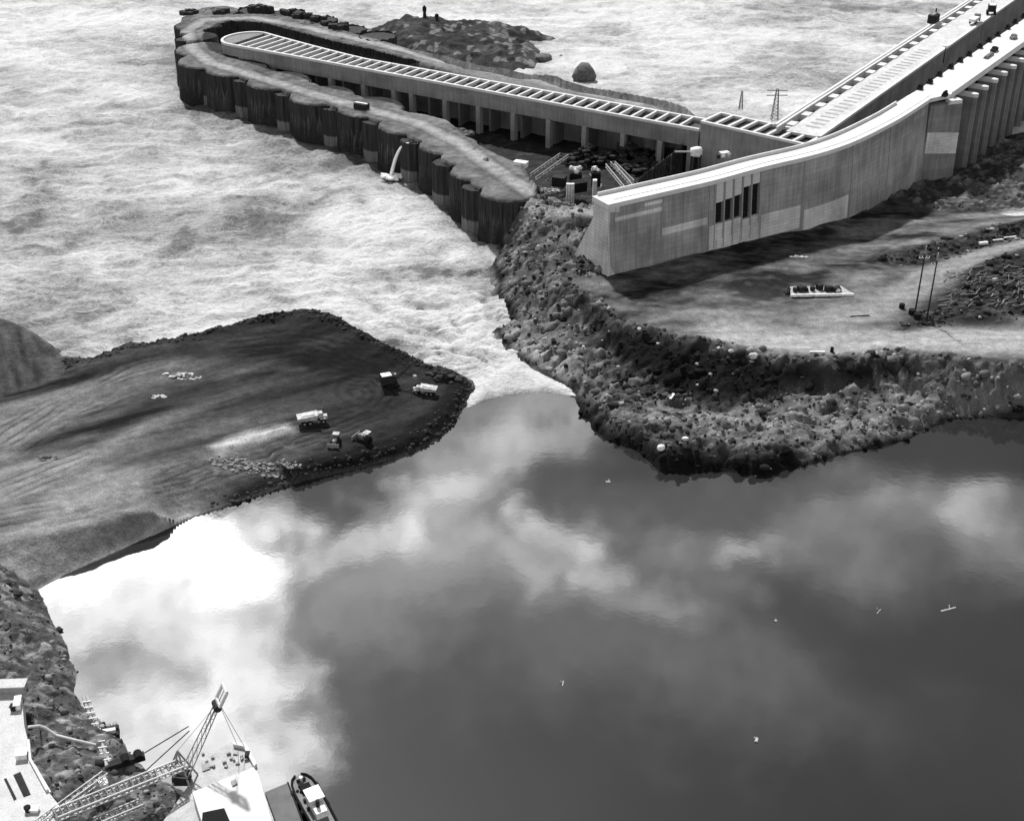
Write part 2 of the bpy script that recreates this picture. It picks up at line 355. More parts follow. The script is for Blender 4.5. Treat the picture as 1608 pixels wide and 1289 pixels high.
ICO = None
def rubble(name, spots, m, label, parent=None, kind='stuff'):
    """many loose angular rocks in one mesh; spots = (x,y,z,size)"""
    bm = bmesh.new(); bmesh.ops.create_icosphere(bm, subdivisions=1, radius=1); bv = np.array([v.co[:] for v in bm.verts]); bf = np.array([[v.index for v in f.verts] for f in bm.faces]); bm.free()
    n = len(spots); rs = np.random.RandomState(len(name) + n); sp = np.array([q[:4] for q in spots]); loc_t = np.array([q[4] if len(q) > 4 else .09 for q in spots])
    V = np.repeat(bv[None], n, 0) * (1 + rs.uniform(-.42, .36, (n, len(bv), 1)))
    V *= sp[:, None, 3:4] * np.stack([rs.uniform(.6, 1.5, n), rs.uniform(.6, 1.3, n), rs.uniform(.45, .9, n)], -1)[:, None, :]
    an = rs.uniform(0, 6.28, n); c, s = np.cos(an)[:, None], np.sin(an)[:, None]; x, y = V[:, :, 0].copy(), V[:, :, 1].copy(); V[:, :, 0] = x * c - y * s; V[:, :, 1] = x * s + y * c
    V += sp[:, None, :3]; Fc = (bf[None] + (np.arange(n) * len(bv))[:, None, None]).reshape(-1, 3); V = V.reshape(-1, 3)
    me = bpy.data.meshes.new(name); me.vertices.add(len(V)); me.vertices.foreach_set('co', V.astype(np.float32).ravel()); me.loops.add(Fc.size); me.loops.foreach_set('vertex_index', Fc.astype(np.int32).ravel())
    me.polygons.add(len(Fc)); me.polygons.foreach_set('loop_start', np.arange(0, Fc.size, 3, dtype=np.int32)); me.update(calc_edges=True)
    tn = np.repeat(np.where(rs.rand(n) < .03, .28, rs.uniform(.3, 1.5, n) ** 2 * loc_t), len(bv)); a = me.attributes.new('tone', 'FLOAT', 'POINT'); a.data.foreach_set('value', tn.astype(np.float32))
    o = link_mesh(name, me, m, parent); tag(o, label, None if parent else 'rocks', None, kind); return o

# ================================================================ WATER
RL = -1.3                                            # tailwater level; the forebay is at 0
def water_mat(name, foam):
    m = bpy.data.materials.new(name); m.use_nodes = True; t = m.node_tree; b = t.nodes['Principled BSDF']
    co = t.nodes.new('ShaderNodeTexCoord')
    def nz(scale, det, st=(1, 1, 1), rot=0, dist=0):
        mp = t.nodes.new('ShaderNodeMapping'); mp.inputs['Scale'].default_value = st; mp.inputs['Rotation'].default_value = (0, 0, rot); t.links.new(co.outputs['Object'], mp.inputs[0])
        n = t.nodes.new('ShaderNodeTexNoise'); n.inputs['Scale'].default_value = scale; n.inputs['Detail'].default_value = det; n.inputs['Roughness'].default_value = .65; n.inputs['Distortion'].default_value = dist
        t.links.new(mp.outputs[0], n.inputs['Vector']); return n.outputs['Fac']
    if foam:
        a = t.nodes.new('ShaderNodeAttribute'); a.attribute_name = 'tone'
        f1 = math_('ADD', math_('MULTIPLY', nz(.22, 9, (1, 1.5, 1), .5, 3.0), .6, t), math_('MULTIPLY', nz(.9, 6, (1, 1.4, 1), .4, 2.0), .4, t), t); r = t.nodes.new('ShaderNodeMapRange'); t.links.new(f1, r.inputs[0]); r.inputs[1].default_value = .38; r.inputs[2].default_value = .62; r.inputs[3].default_value = -.28; r.inputs[4].default_value = .26
        v = math_('ADD', a.outputs['Fac'], r.outputs[0], t, clamp=True)
        col = t.nodes.new('ShaderNodeMapRange'); t.links.new(v, col.inputs[0]); col.inputs[3].default_value = .06; col.inputs[4].default_value = .50; t.links.new(col.outputs[0], b.inputs['Base Color'])
        ro = t.nodes.new('ShaderNodeMapRange'); t.links.new(v, ro.inputs[0]); ro.inputs[3].default_value = .45; ro.inputs[4].default_value = .75; t.links.new(ro.outputs[0], b.inputs['Roughness'])
        b.inputs['IOR'].default_value = 1.33
        h = math_('ADD', nz(.35, 9, (1, 1.2, 1), .5, 2.5), math_('MULTIPLY', nz(2.2, 4, (1, 1.2, 1), .3, 1), .25, t), t)
        bp = t.nodes.new('ShaderNodeBump'); bp.inputs['Strength'].default_value = .9; bp.inputs['Distance'].default_value = 1.1
    else:
        b.inputs['Base Color'].default_value = (.016, .016, .016, 1); b.inputs['Roughness'].default_value = .04; b.inputs['IOR'].default_value = 1.75
        h = nz(.5, 3, (1, 1, 1))
        bp = t.nodes.new('ShaderNodeBump'); bp.inputs['Strength'].default_value = .3; bp.inputs['Distance'].default_value = .012
    t.links.new(h, bp.inputs['Height']); t.links.new(bp.outputs[0], b.inputs['Normal'])
    MATS[name] = m; return m
calm_m = water_mat('calm_water', False); foam_m = water_mat('white_water', True)
# forebay sheet, ending on the sill line across the gap
sill = px_line([(735, 640), (760, 628), (800, 622), (850, 616), (905, 622)])
mb = MB(); west = [(-900, 275), (-140, 262), (-60, 255)]; east = [(60, 300), (140, 300), (900, 330)]
line = west + [(p.x, p.y) for p in sill] + east
n0 = len(line); mb.v = [(x, y, 0) for x, y in line] + [(x, -900, 0) for x, y in line]
mb.f = [[n0 + i, n0 + i + 1, i + 1, i] for i in range(n0 - 1)]
o = mb.build('water', calm_m); tag(o, None, None, None, 'structure')
# rapids and tailwater
ys = [244.0]
while ys[-1] < 820: ys.append(ys[-1] + .55 + max(0, ys[-1] - 330) * .0035)
X, Y = np.meshgrid(np.arange(-340, 340, .95), np.array(ys))
slx = [p.x for p in sill]; sly = [p.y for p in sill]
SY = np.interp(X, [-340, -140, -60] + slx + [60, 140, 340], [262, 262, 255] + sly + [300, 300, 310])
dn = Y - SY                                           # metres downstream of the sill
wx = X + 14 * fbm(X / 45, Y / 45, 3, 5); wy = Y + 14 * fbm(X / 45 + 9, Y / 45, 3, 6)
amp = sstep(9, 32, dn) * (1 + 1.3 * np.exp(-((X + 4) ** 2 + (Y - 305) ** 2) / 28 ** 2))
wave = (fbm(wx / 11, wy / 8, 4, 11) * .75 + (ridged(wx / 16, wy / 10, 3, 21) - .55) * 1.0 + fbm(X / 3.2, Y / 2.4, 3, 31) * .40)
ramp = 1 - sstep(-1, 20, dn)
Z = RL + (-RL) * ramp - .02 * (dn < 0) + wave * amp * 1.6
Z = np.where(dn < -.5, -0.05 - np.clip(-dn, 0, 1) * .5, Z)
wx2 = wx + 7 * fbm(X / 14, Y / 14, 3, 15); wy2 = wy + 7 * fbm(X / 14 + 5, Y / 14, 3, 16)
foam = .64 + .72 * fbm(wx2 / 40, wy2 / 26, 6, 41) + .30 * fbm(X / 90, Y / 70, 3, 43) - .55 * np.clip(ridged(wx2 / 22, wy2 / 12, 3, 51) - .72, 0, 1) * 2.2 + .9 * np.clip(ridged(wx2 / 13 + 4, wy2 / 8, 4, 52) - .74, 0, 1)
def blob(px, py, rx, ry, a):
    g = gp(px, py, RL); e = gp(px + rx, py, RL); f_ = gp(px, py + ry, RL); return a * np.exp(-((X - g.x) / (e.x - g.x)) ** 2 - ((Y - g.y) / (f_.y - g.y)) ** 2)
for a in [(480, 310, 70, 30, -.35), (120, 230, 90, 50, -.15), (60, 300, 60, 40, -.2), (240, 260, 60, 30, -.12), (390, 210, 60, 20, -.15), (60, 440, 120, 30, .1), (600, 350, 120, 60, .15), (690, 480, 70, 60, -.1), (50, 60, 120, 60, .2), (560, 430, 140, 60, .15),
          (750, 545, 60, 22, .3), (700, 460, 30, 14, .4), (900, 60, 900, 110, .12)]: foam += blob(*a)
# smooth tongue with foaming edges
tg = px_line([(748, 605), (785, 582), (812, 574), (850, 600), (900, 618)])
ed = ldist(X, Y, px_line([(738, 645), (750, 605), (790, 578), (815, 572), (790, 545), (740, 520)])); ed2 = ldist(X, Y, px_line([(905, 622), (860, 590), (815, 570), (770, 530), (740, 500)]))
tm = 1 - sstep(8, 22, dn); foam = foam * (1 - tm) + tm * (.62 * sstep(-1, 5, dn) + .15 * fbm(X / 3, Y / 9, 3, 61) + .12)
rg = np.hypot(X + 4, Y - 288); th = np.arctan2(X + 4, Y - 288); wr = 6 * fbm(X / 18, Y / 18, 4, 17)
fan = fbm(th * 9 + wr * .12, (rg + wr) / 26, 5, 63) * .9 + (ridged(th * 5 + wr * .15, (rg + wr * 2) / 9, 4, 64) - .6) * .9
foam += fan * np.exp(-(rg / 85) ** 2) * sstep(9, 22, dn); Z += fan * 1.1 * np.exp(-(rg / 60) ** 2) * sstep(14, 30, dn)
swl = fbm(wx2 / 9, wy2 / 5.5, 4, 65); foam += .34 * swl * sstep(10, 30, dn)
cl_ = ldist(X, Y, px_line([(283, 95), (340, 150), (430, 180), (560, 225), (640, 262), (720, 320), (790, 368)], RL)); foam -= .55 * np.exp(-(cl_ / 9) ** 2) + .25 * np.exp(-(cl_ / 22) ** 2)  # less foam beside the cells paints their shadow and reflection into the water
foam += .5 * np.exp(-(ed / 1.6) ** 2) + .55 * np.exp(-(ed2 / 2.0) ** 2)
Z += .35 * np.exp(-(ed2 / 2.5) ** 2) * (dn > 2) + .3 * np.exp(-(ed / 2) ** 2) * (dn > 3)
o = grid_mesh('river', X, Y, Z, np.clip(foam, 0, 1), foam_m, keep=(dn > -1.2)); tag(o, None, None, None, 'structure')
mb = MB(); mb.v = [(-6000, 780, RL - .5), (6000, 780, RL - .5), (6000, 9000, RL - .5), (-6000, 9000, RL - .5)]; mb.f = [[0, 1, 2, 3]]
o = mb.build('far_river', foam_m); tag(o, None, None, None, 'structure')
# river bed below everything, so that no water edge shows nothing beneath
mb = MB(); mb.v = [(-6000, -2000, -8), (6000, -2000, -8), (6000, 9000, -8), (-6000, 9000, -8)]; mb.f = [[0, 1, 2, 3]]
o = mb.build('river_bed', rock_m); tag(o, None, None, None, 'structure')

# ================================================================ EMBANKMENT (left)
shore = [(60, 925), (100, 903), (150, 880), (200, 858), (250, 835), (300, 812), (350, 797), (420, 774), (480, 754), (560, 737), (640, 714), (690, 690), (717, 660), (731, 635), (743, 605),
         (735, 594), (700, 582), (665, 574), (625, 555), (580, 534), (540, 510), (512, 496), (478, 492), (370, 513), (310, 528), (250, 540), (205, 545), (150, 566), (108, 580), (98, 570), (86, 548), (55, 528), (30, 514), (0, 505), (-200, 478), (-300, 440), (-400, 700), (-350, 1100), (0, 1010)]
lines = [[(-300, 880, 6), (-100, 865, 6), (20, 845, 6), (80, 838, 5.5), (130, 825, 5.5), (190, 808, 5), (260, 800, 4.5), (345, 782, 3.3), (420, 757, 2.8), (500, 730, 2.6), (600, 705, 2.4), (660, 682, 2.3), (697, 653, 2.2), (720, 612, 2.2)],
         [(720, 594, 2.6), (690, 585, 3), (640, 592, 3)], [(600, 640, 3), (500, 640, 3.8), (400, 680, 4), (300, 720, 5), (200, 760, 5.5), (100, 790, 6), (0, 800, 6), (-250, 800, 6)],
         [(-250, 660, 6.5), (0, 650, 6.5), (100, 625, 6.5), (200, 600, 6.5), (300, 585, 5.2), (400, 575, 4.8), (560, 575, 4), (600, 575, 4.5)],
         [(103, 580, 6.5), (150, 562, 7), (205, 540, 8), (250, 536, 7), (310, 524, 7), (370, 508, 7.5), (440, 492, 8), (480, 486, 8.5), (515, 491, 8), (580, 528, 5.8), (625, 550, 4.8), (665, 572, 3.5), (700, 581, 3.3)],
         [(300, 550, 6), (400, 540, 6.5), (480, 525, 7), (530, 530, 6.5), (600, 560, 4.8)],
         [(-200, 470, 16), (0, 498, 14), (30, 508, 13.3), (55, 521, 12), (84, 541, 9.5)], [(95, 560, 7.2), (98, 590, 6.2), (60, 606, 6.3), (0, 628, 6.5)],
         [(40, 560, 9.3), (0, 560, 10.5), (-150, 560, 11)]]
X, Y = grid(-215, 0, 185, 350, .5)
Z, D = terrain_base(shore, lines, X, Y, .8, 3)
ax = px_line([(0, 800, 6), (600, 640, 3)]); d = (ax[1] - ax[0]).normalized(); U = X * d.x + Y * d.y; V = -X * d.y + Y * d.x
edge = sstep(0, 3, D) * (1 - sstep(4, 12, D))
farm = ldist(X, Y, px_line([(103, 575, 6.5), (205, 540, 8), (370, 508, 7.5), (480, 486, 8.5), (580, 528, 5.8), (665, 572, 3.5), (735, 592, 2.5)]))
rk = np.exp(-(farm / 7) ** 2)
hillp = px_line([(-200, 640, 6), (0, 628, 6.5), (60, 606, 6.3), (98, 592, 6), (98, 565, 7), (84, 541, 9.5), (55, 521, 12), (0, 498, 14), (-200, 470, 14)]); Dh = sdist(X, Y, hillp); hm = sstep(-1, 2, Dh)
rk = rk * (1 - hm)
Z += sstep(0, 2, D) * (fbm(U / 30, V / 3.5, 5, 3) * .35 * (1 - hm) + rk * (ridged(X / 6, Y / 6, 4, 8) - .5) * 1.8 + fbm(X / 1.5, Y / 1.5, 3, 9) * (.10 + .25 * rk))
Z += edge * fbm(X / 4, Y / 4, 4, 14) * .5
# tyre tracks: long parallel ruts following the bank
trk = [px_line([(0, 712, 6.5), (100, 655, 6.5), (230, 598, 6.3), (360, 560, 5.5), (480, 545, 6), (600, 590, 4)]), px_line([(0, 775, 6), (120, 725, 6), (260, 660, 5.5), (380, 612, 5), (520, 585, 4)]), px_line([(0, 850, 6), (200, 800, 5), (330, 745, 4.5), (500, 700, 3)])]
trk += [px_line(q) for q in ([(0, 812, 6), (120, 790, 6), (260, 752, 5), (400, 705, 4), (520, 672, 3.5), (590, 645, 3.2), (612, 618, 3.3), (585, 595, 4), (520, 588, 4.3), (420, 602, 4.8), (300, 640, 5.3), (150, 705, 6), (0, 745, 6)], [(0, 690, 6.3), (80, 640, 6.3), (200, 585, 6.5), (330, 545, 6.4), (450, 532, 6.8), (540, 545, 5.6), (640, 592, 3.6), (690, 610, 3)], [(90, 800, 6), (300, 735, 4.7), (470, 668, 3.8), (640, 650, 3)])]
td = [ldist(X, Y, l) for l in trk]
rut = sum(np.exp(-((np.abs(t_ + 1.2 * fbm(X / 13, Y / 13, 3, 60 + q_)) % 2.1 - 1.05) / .32) ** 2) * np.exp(-(t_ / 5) ** 4) * np.clip(fbm(X / 16, Y / 16, 4, 70 + q_) * 3 + .35, 0, 1) for q_, t_ in enumerate(td)); rut = np.clip(rut, 0, 1.2); Z -= rut * .14
sd_ = [gp(578, 612, 3.5)]; rr = np.hypot(X - sd_[0].x, Y - sd_[0].y); ring = np.exp(-((rr % 3.0 - 1.5) / .6) ** 2) * np.exp(-(rr / 12) ** 2); Z -= ring * .15
# tone: light silty ground to the west, dark wet rock towards the tip
lbl = [px_line(q, 6) for q in ([(5, 702), (110, 642), (230, 586), (320, 556), (420, 545)], [(290, 596), (400, 572), (470, 570)], [(60, 770), (250, 700), (350, 655), (440, 640)], [(0, 610), (95, 586), (190, 560), (280, 545)], [(0, 870), (200, 822), (330, 770), (420, 745)])]; g0 = gp(60, 780, 6); g1 = gp(560, 640, 3); tt = np.clip(((X - g0.x) * (g1.x - g0.x) + (Y - g0.y) * (g1.y - g0.y)) / ((g1 - g0).length ** 2), 0, 1)
tone = .095 * (1 - tt) ** 1.2 + .02 * tt
tone *= 1 + 1.2 * fbm(U / 55 + 3, V / 4.5, 5, 77) + .35 * fbm(U / 12, V / 1.6, 4, 78)
tone += .05 * sum(np.exp(-(t_ / 2.5) ** 2) for t_ in td) * (1 - tt)
tone += .055 * (1 - .5 * tt) * np.clip(sum(np.exp(-(ldist(X, Y, l) / 1.3) ** 2) for l in lbl), 0, 1) * (.5 + fbm(X / 5, Y / 5, 3, 79)); tone *= 1 - .6 * np.clip(rut, 0, 1) ; tone *= 1 - .35 * ring
drk = np.exp(-(ldist(X, Y, px_line([(60, 705, 6), (140, 695, 6), (230, 640, 5.5), (330, 600, 5.3)])) / 3) ** 2); tone *= 1 - .55 * drk
drk = np.exp(-(ldist(X, Y, px_line([(290, 555, 6), (400, 548, 6.3), (500, 560, 5.5), (600, 580, 4.5)])) / 3) ** 2); tone *= 1 - .6 * drk
lt = sstep(-2, 4, sdist(X, Y, px_line([(330, 705, 4), (385, 678, 4), (450, 664, 4), (462, 675, 4), (400, 692, 4), (345, 715, 4)]))); 
tone = tone * (1 - lt) + lt * (.45 + .25 * fbm(U / 8, V / .8, 4, 66)); Z += lt * .7 * np.clip(.5 + fbm(U / 10, V / 1.2, 3, 67), 0, 1)
lt2 = sstep(-2, 3, sdist(X, Y, px_line([(330, 735, 4), (470, 690, 3.5), (440, 710, 3), (250, 765, 4.5)]))); tone = tone + lt2 * np.clip(fbm(X / 1.3, Y / 1.3, 3, 68) * .3, 0, .25)
lt3 = np.exp(-(ldist(X, Y, px_line([(10, 775, 6), (110, 740, 6), (200, 755, 5.5), (60, 810, 6)])) / 5) ** 2); tone += lt3 * .05
near = np.exp(-(ldist(X, Y, px_line([(345, 790, 2), (480, 750, 1.3), (560, 728, 1.2), (650, 700, 1.2), (708, 655, 1.2), (733, 612, 1.2)])) / 4.2) ** 4); tone *= 1 - .75 * near
slope_l = np.exp(-(ldist(X, Y, px_line([(40, 890, 2), (130, 855, 2.5), (230, 825, 2), (330, 795, 1.5)])) / 4) ** 2); tone = tone * (1 - slope_l) + slope_l * (.19 + .06 * fbm(U / 3, V / 8, 4, 5))
tone = tone * (1 - hm) + hm * (.05 + .045 * fbm((X + .5 * Y) / 1.6, (Y - .5 * X) / 14, 4, 33)); tone = tone * (1 - rk * .5)
lw = np.exp(-(D / .35) ** 2); tone = tone + lw * .15; tone *= 1 - .7 * near
emb_h = sampler(X, Y, Z)
o = grid_mesh('embankment', X, Y, Z, np.clip(tone, .008, .6), ground_m, keep=(Z > -3.5)); tag(o, None, None, None, 'structure')
rs = np.random.RandomState(3); spots = []
fl = densify(px_line([(103, 575, 6.5), (205, 540, 8), (370, 508, 7.5), (480, 486, 8.5), (580, 528, 5.8), (665, 572, 3.5), (735, 592, 2.5), (742, 606, 0), (715, 660, 0), (640, 714, 0), (480, 754, 0), (345, 797, 0)]), .5)
for p in fl:
    for _ in range(2):
        x, y = p.x + rs.normal(0, 1.3), p.y + rs.normal(0, 1.3); z = emb_h(x, y)
        if z > -.6: spots.append((x, y, z, rs.uniform(.2, .65)))
dkr = mat('dark_rubble', .03, .4, 1, .95, .4)
rubble('embankment_rubble', spots, dkr, 'dark broken rock dumped along the edges of the left embankment')

# ================================================================ RIGHT LAND
WT = 30.0                                             # top of the dam
front_px = [(958, 320), (1010, 308), (1080, 292), (1126, 281), (1199, 261), (1279, 242), (1339, 222), (1400, 192), (1430, 174), (1459, 155)]
Wf = px_line(front_px, WT)
shore = [(778, 368), (790, 392), (776, 415), (788, 440), (783, 462), (800, 488), (808, 508), (780, 516), (800, 548), (850, 582), (905, 618), (909, 650), (950, 690), (1000, 708), (1038, 742), (1100, 742), (1140, 740), (1190, 748), (1250, 734), (1330, 712), (1420, 692), (1490, 659), (1560, 656), (1608, 654), (1900, 640), (2300, 300), (1900, 120), (1608, 210), (1480, 235), (1380, 260), (1250, 345, 5), (1120, 368, 8), (1000, 345, 10), (940, 330, 11), (880, 321, 12), (838, 314, 12)]
S = px_line(shore)
lines = [[(828, 322, 12), (880, 330, 12), (935, 338, 12)], [(836, 350, 9), (850, 385, 8), (868, 420, 8.5)], [(905, 402, 10), (925, 432, 10), (948, 447, 10)],
         [(806, 352, 6), (815, 400, 4.5), (835, 450, 4.5), (868, 500, 4.2), (905, 545, 3.8), (935, 580, 3.5)], [(795, 470, 1.5), (825, 515, 2), (870, 560, 2), (905, 600, 2)],
         [(880, 450, 8.5), (930, 482, 9.2), (985, 515, 9.5), (1060, 533, 9.5), (1130, 548, 9.5), (1200, 558, 9.5), (1300, 570, 9.5), (1400, 558, 9.5), (1500, 567, 9.5), (1608, 580, 9.5), (1800, 590, 9.5)],
         [(905, 512, 5), (960, 560, 4), (1010, 600, 3), (1100, 630, 2.5), (1160, 640, 2.5), (1250, 620, 3.2), (1350, 614, 3.8), (1440, 622, 3), (1500, 640, 1.5), (1608, 650, 1)],
         [(922, 632, 2.2), (960, 660, 2.8), (1010, 682, 3.3), (1050, 704, 3.8), (1150, 706, 3.8), (1200, 712, 3.6), (1260, 708, 2), (1350, 692, 1.2), (1420, 676, 1)],
         [(1000, 640, 2), (1100, 662, 2.2), (1200, 666, 2), (1300, 662, 2), (1400, 645, 2.2)],
         [(948, 447, 10), (1040, 428, 10), (1120, 408, 10), (1200, 391, 9.5), (1260, 374, 8.5), (1340, 347, 6.5), (1400, 322, 5), (1440, 294, 3), (1515, 299, 3)],
         [(1000, 380, 10), (1120, 370, 10), (1250, 340, 8), (1400, 280, 5)],
         [(1100, 480, 10), (1250, 470, 9.5), (1380, 470, 9.5), (1440, 450, 9.5)], [(1250, 540, 9.5), (1400, 530, 9.5), (1608, 520, 9.5), (1800, 500, 9.5)],
         [(1395, 405, 8.8), (1420, 425, 9)], [(1430, 395, 10), (1480, 385, 10.8), (1530, 370, 11), (1608, 350, 11), (1800, 310, 11)], [(1460, 415, 9.4), (1540, 388, 9.6), (1608, 370, 9.6), (1800, 320, 9.8)],
         [(1500, 445, 10.8), (1550, 412, 12), (1608, 400, 12.5), (1800, 360, 13)], [(1510, 490, 9.7), (1608, 470, 10.5), (1800, 460, 10.5)],
         [(1300, 420, 9), (1360, 380, 7.5), (1430, 350, 6.5), (1500, 345, 6), (1608, 335, 5), (1800, 290, 5)], [(1540, 300, 2), (1608, 280, 1)], [(1440, 310, 4.5), (1490, 308, 4)]]
X, Y = grid(-14, 215, 232, 470, .45)
Z, D = terrain_base(shore, lines, X, Y, .9, 3)
yard = px_line([(870, 440, 8), (930, 478, 9), (985, 512, 9.5), (1060, 530, 9.5), (1130, 545, 9.5), (1200, 555, 9.5), (1300, 567, 9.5), (1400, 555, 9.5), (1500, 564, 9.5), (1608, 577, 9.5), (1900, 590, 9.5), (1900, 280, 8), (1608, 330, 5), (1450, 330, 5), (1420, 300, 4), (1340, 330, 6), (1100, 380, 10), (960, 410, 10), (930, 430, 10)])
Dy = sdist(X, Y, yard); ym = sstep(-.5, 4, Dy); rkm = 1 - ym
wd, wi = worley(X / 3.6, Y / 3.2, 2); wd2, wi2 = worley(X / 1.5, Y / 1.5, 7)
wx_ = X + 3 * fbm(X / 5, Y / 5, 3, 81); wy_ = Y + 3 * fbm(X / 5 + 7, Y / 5, 3, 82); wd, wi = worley(wx_ / 4.2, wy_ / 3.0, 2)
Z += sstep(-1, 2.5, D) * (rkm * ((ridged(wx_ / 10, wy_ / 7, 5, 90) - .52) * 3.4 + (wi - .5) * 1.6 * sstep(.62, .4, wd) + (wi2 - .5) * .7 * sstep(.6, .4, wd2) + (ridged(X / 2.2, Y / 2, 3, 93) - .5) * .8) + ym * (fbm(X / 16, Y / 10, 5, 91) * .8 + fbm(X / 4, Y / 3, 4, 92) * .22))
Z += (D < 2.5) * (D > -3) * fbm(X / 3, Y / 3, 3, 95) * .7 * rkm
berm = np.maximum(np.exp(-(ldist(X, Y, px_line([(1400, 408, 9), (1450, 400, 10), (1530, 375, 10.8), (1608, 355, 11), (1800, 320, 11)])) / 5.5) ** 4), 0)
berm2 = sstep(-1, 3, sdist(X, Y, px_line([(1485, 470, 9.8), (1500, 435, 10.5), (1545, 408, 11.5), (1608, 385, 12), (1900, 350, 12), (1900, 490, 10), (1608, 500, 9.8), (1520, 500, 9.6), (1430, 524, 9.5), (1385, 522, 9.5), (1440, 490, 9.5)])))
bm_ = np.maximum(berm, berm2); Z += bm_ * (ridged(X / 3.5, Y / 3, 3, 97) - .5) * 1.1
# tone map of the ground, with some painted wall shade: pale trampled yard and roads, dark soil, dark basalt
tone = np.clip(.062 + .12 * fbm(X / 13, Y / 6, 6, 101) + .05 * fbm(X / 3, Y / 1.6, 4, 102), .012, 1)
road = np.exp(-(ldist(X, Y, px_line([(1150, 528, 9.5), (1280, 540, 9.5), (1420, 535, 9.5), (1608, 535, 9.5), (1800, 530, 9.5)])) / 8) ** 4)
road2 = np.exp(-(ldist(X, Y, px_line([(1290, 505, 9.5), (1370, 490, 9.5), (1430, 455, 9.4), (1480, 428, 9.4), (1540, 402, 9.5), (1608, 382, 9.6), (1800, 330, 9.8)])) / 5.5) ** 4)
yl = np.exp(-(ldist(X, Y, px_line([(1130, 490, 10), (1250, 500, 9.5), (1380, 470, 9.5)])) / 11) ** 2)
st = fbm((X * .97 + Y * .2) / 25, (Y - .1 * X) / 1.3, 4, 103)
tone = tone + .05 * yl
tone = tone * (1 - road) + road * (.235 + .07 * st); tone = tone * (1 - road2) + road2 * (.175 + .04 * st)
tone = tone * (1 - bm_) + bm_ * (.018 + .03 * np.clip(fbm(X / 1.6, Y / 1.4, 3, 104), 0, 1) * 2)
dk = np.exp(-(ldist(X, Y, px_line([(1000, 445, 10), (1080, 450, 10), (1140, 425, 10), (1190, 410, 9.5), (1300, 380, 8)])) / 7) ** 2); tone *= 1 - .25 * dk * (.6 + .8 * np.clip(fbm(X / 6, Y / 4, 4, 105) + .4, 0, 1))  # soft shadow of the dam wall put into the ground tone
wet = np.exp(-(ldist(X, Y, px_line([(1330, 365, 7), (1420, 352, 6.5), (1500, 340, 6), (1608, 340, 5)])) / 3.5) ** 2); tone += wet * .07
lp = sstep(-1, 3, sdist(X, Y, px_line([(1575, 310, 3), (1660, 290, 3), (1700, 330, 4), (1590, 350, 5), (1568, 340, 4)]))); tone = tone * (1 - lp) + lp * .42
dkw = sstep(-1, 3, sdist(X, Y, px_line([(1530, 295, 2), (1550, 265, 2), (1620, 230, 1), (1700, 240, 1), (1640, 280, 2), (1580, 310, 3), (1545, 312, 3)]))); tone = tone * (1 - dkw) + dkw * .012
rt = .035 + .09 * np.clip(fbm(X / 6, Y / 5, 4, 106) + .1, 0, 1) + .06 * (wi > .8) * (wd < .4) + .05 * (wi2 > .85)
bench = sstep(-2, 5, sdist(X, Y, px_line([(915, 635, 2), (1000, 620, 3), (1100, 640, 2.5), (1180, 645, 2.5), (1300, 618, 3.5), (1480, 600, 5), (1500, 650, 1), (1420, 690, 0), (1250, 722, 1), (1190, 700, 3), (1060, 690, 3), (960, 660, 2)])))
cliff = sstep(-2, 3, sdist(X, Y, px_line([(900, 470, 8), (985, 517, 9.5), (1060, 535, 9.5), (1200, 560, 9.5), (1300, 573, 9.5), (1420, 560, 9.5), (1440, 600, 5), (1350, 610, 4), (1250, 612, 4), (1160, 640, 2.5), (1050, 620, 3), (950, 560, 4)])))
wq = sstep(-2, 3, sdist(X, Y, px_line([(1430, 560, 9.5), (1500, 570, 9.4), (1620, 583, 9.4), (1900, 600, 9), (1900, 660, 0), (1608, 652, 1), (1500, 650, 1)])))
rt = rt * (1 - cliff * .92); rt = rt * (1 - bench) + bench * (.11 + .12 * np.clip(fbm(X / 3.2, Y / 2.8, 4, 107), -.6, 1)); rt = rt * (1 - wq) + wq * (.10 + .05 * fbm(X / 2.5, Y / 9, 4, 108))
lk = np.exp(-(ldist(X, Y, px_line([(800, 520, 1.5), (830, 545, 1.5), (880, 580, 1.5), (860, 540, 2.5), (900, 590, 2)])) / 6) ** 2); rt = rt + lk * .09
rt = rt * (1 - .9 * np.exp(-(ldist(X, Y, px_line([(912, 640, 1), (940, 675, 1), (1000, 700, 1.5), (1045, 728, 1.5), (1100, 730, 1.5), (1190, 735, 1.5), (1240, 725, 1)])) / 3.2) ** 2))
lg = np.exp(-(ldist(X, Y, px_line([(835, 325, 12), (880, 332, 12), (935, 338, 12)])) / 3.2) ** 2); rt = rt * (1 - lg) + lg * .22
rt = rt * (1 - .8 * np.exp(-(D / .9) ** 2))
tone = tone * ym + rt * (1 - ym)
land_h = sampler(X, Y, Z)
o = grid_mesh('ground', X, Y, Z, np.clip(tone, .006, .6), ground_m, keep=(Z > -3.5)); tag(o, None, None, None, 'structure')
rs = np.random.RandomState(5); spots = []
for i in range(60000):
    j, k = rs.randint(0, X.shape[0]), rs.randint(0, X.shape[1])
    if D[j, k] < 0 or D[j, k] > 70: continue
    pr = .32 * rkm[j, k] + .4 * bm_[j, k]
    if rs.rand() < pr and len(spots) < 11000 and not (Y[j, k] > 330 and X[j, k] > 25 and bm_[j, k] < .3):
        spots.append((X[j, k] + rs.uniform(-.2, .2), Y[j, k] + rs.uniform(-.2, .2), Z[j, k], rs.uniform(.25, .7) if rs.rand() < .9 else rs.uniform(.7, 1.5), min(tone[j, k], .12)))
rubm = mat('rubble_rock', .1, .3, 1, .95, .4, attr=True)
rubble('rubble', spots, rubm, 'loose basalt rubble strewn over the rocky right bank below the dam')

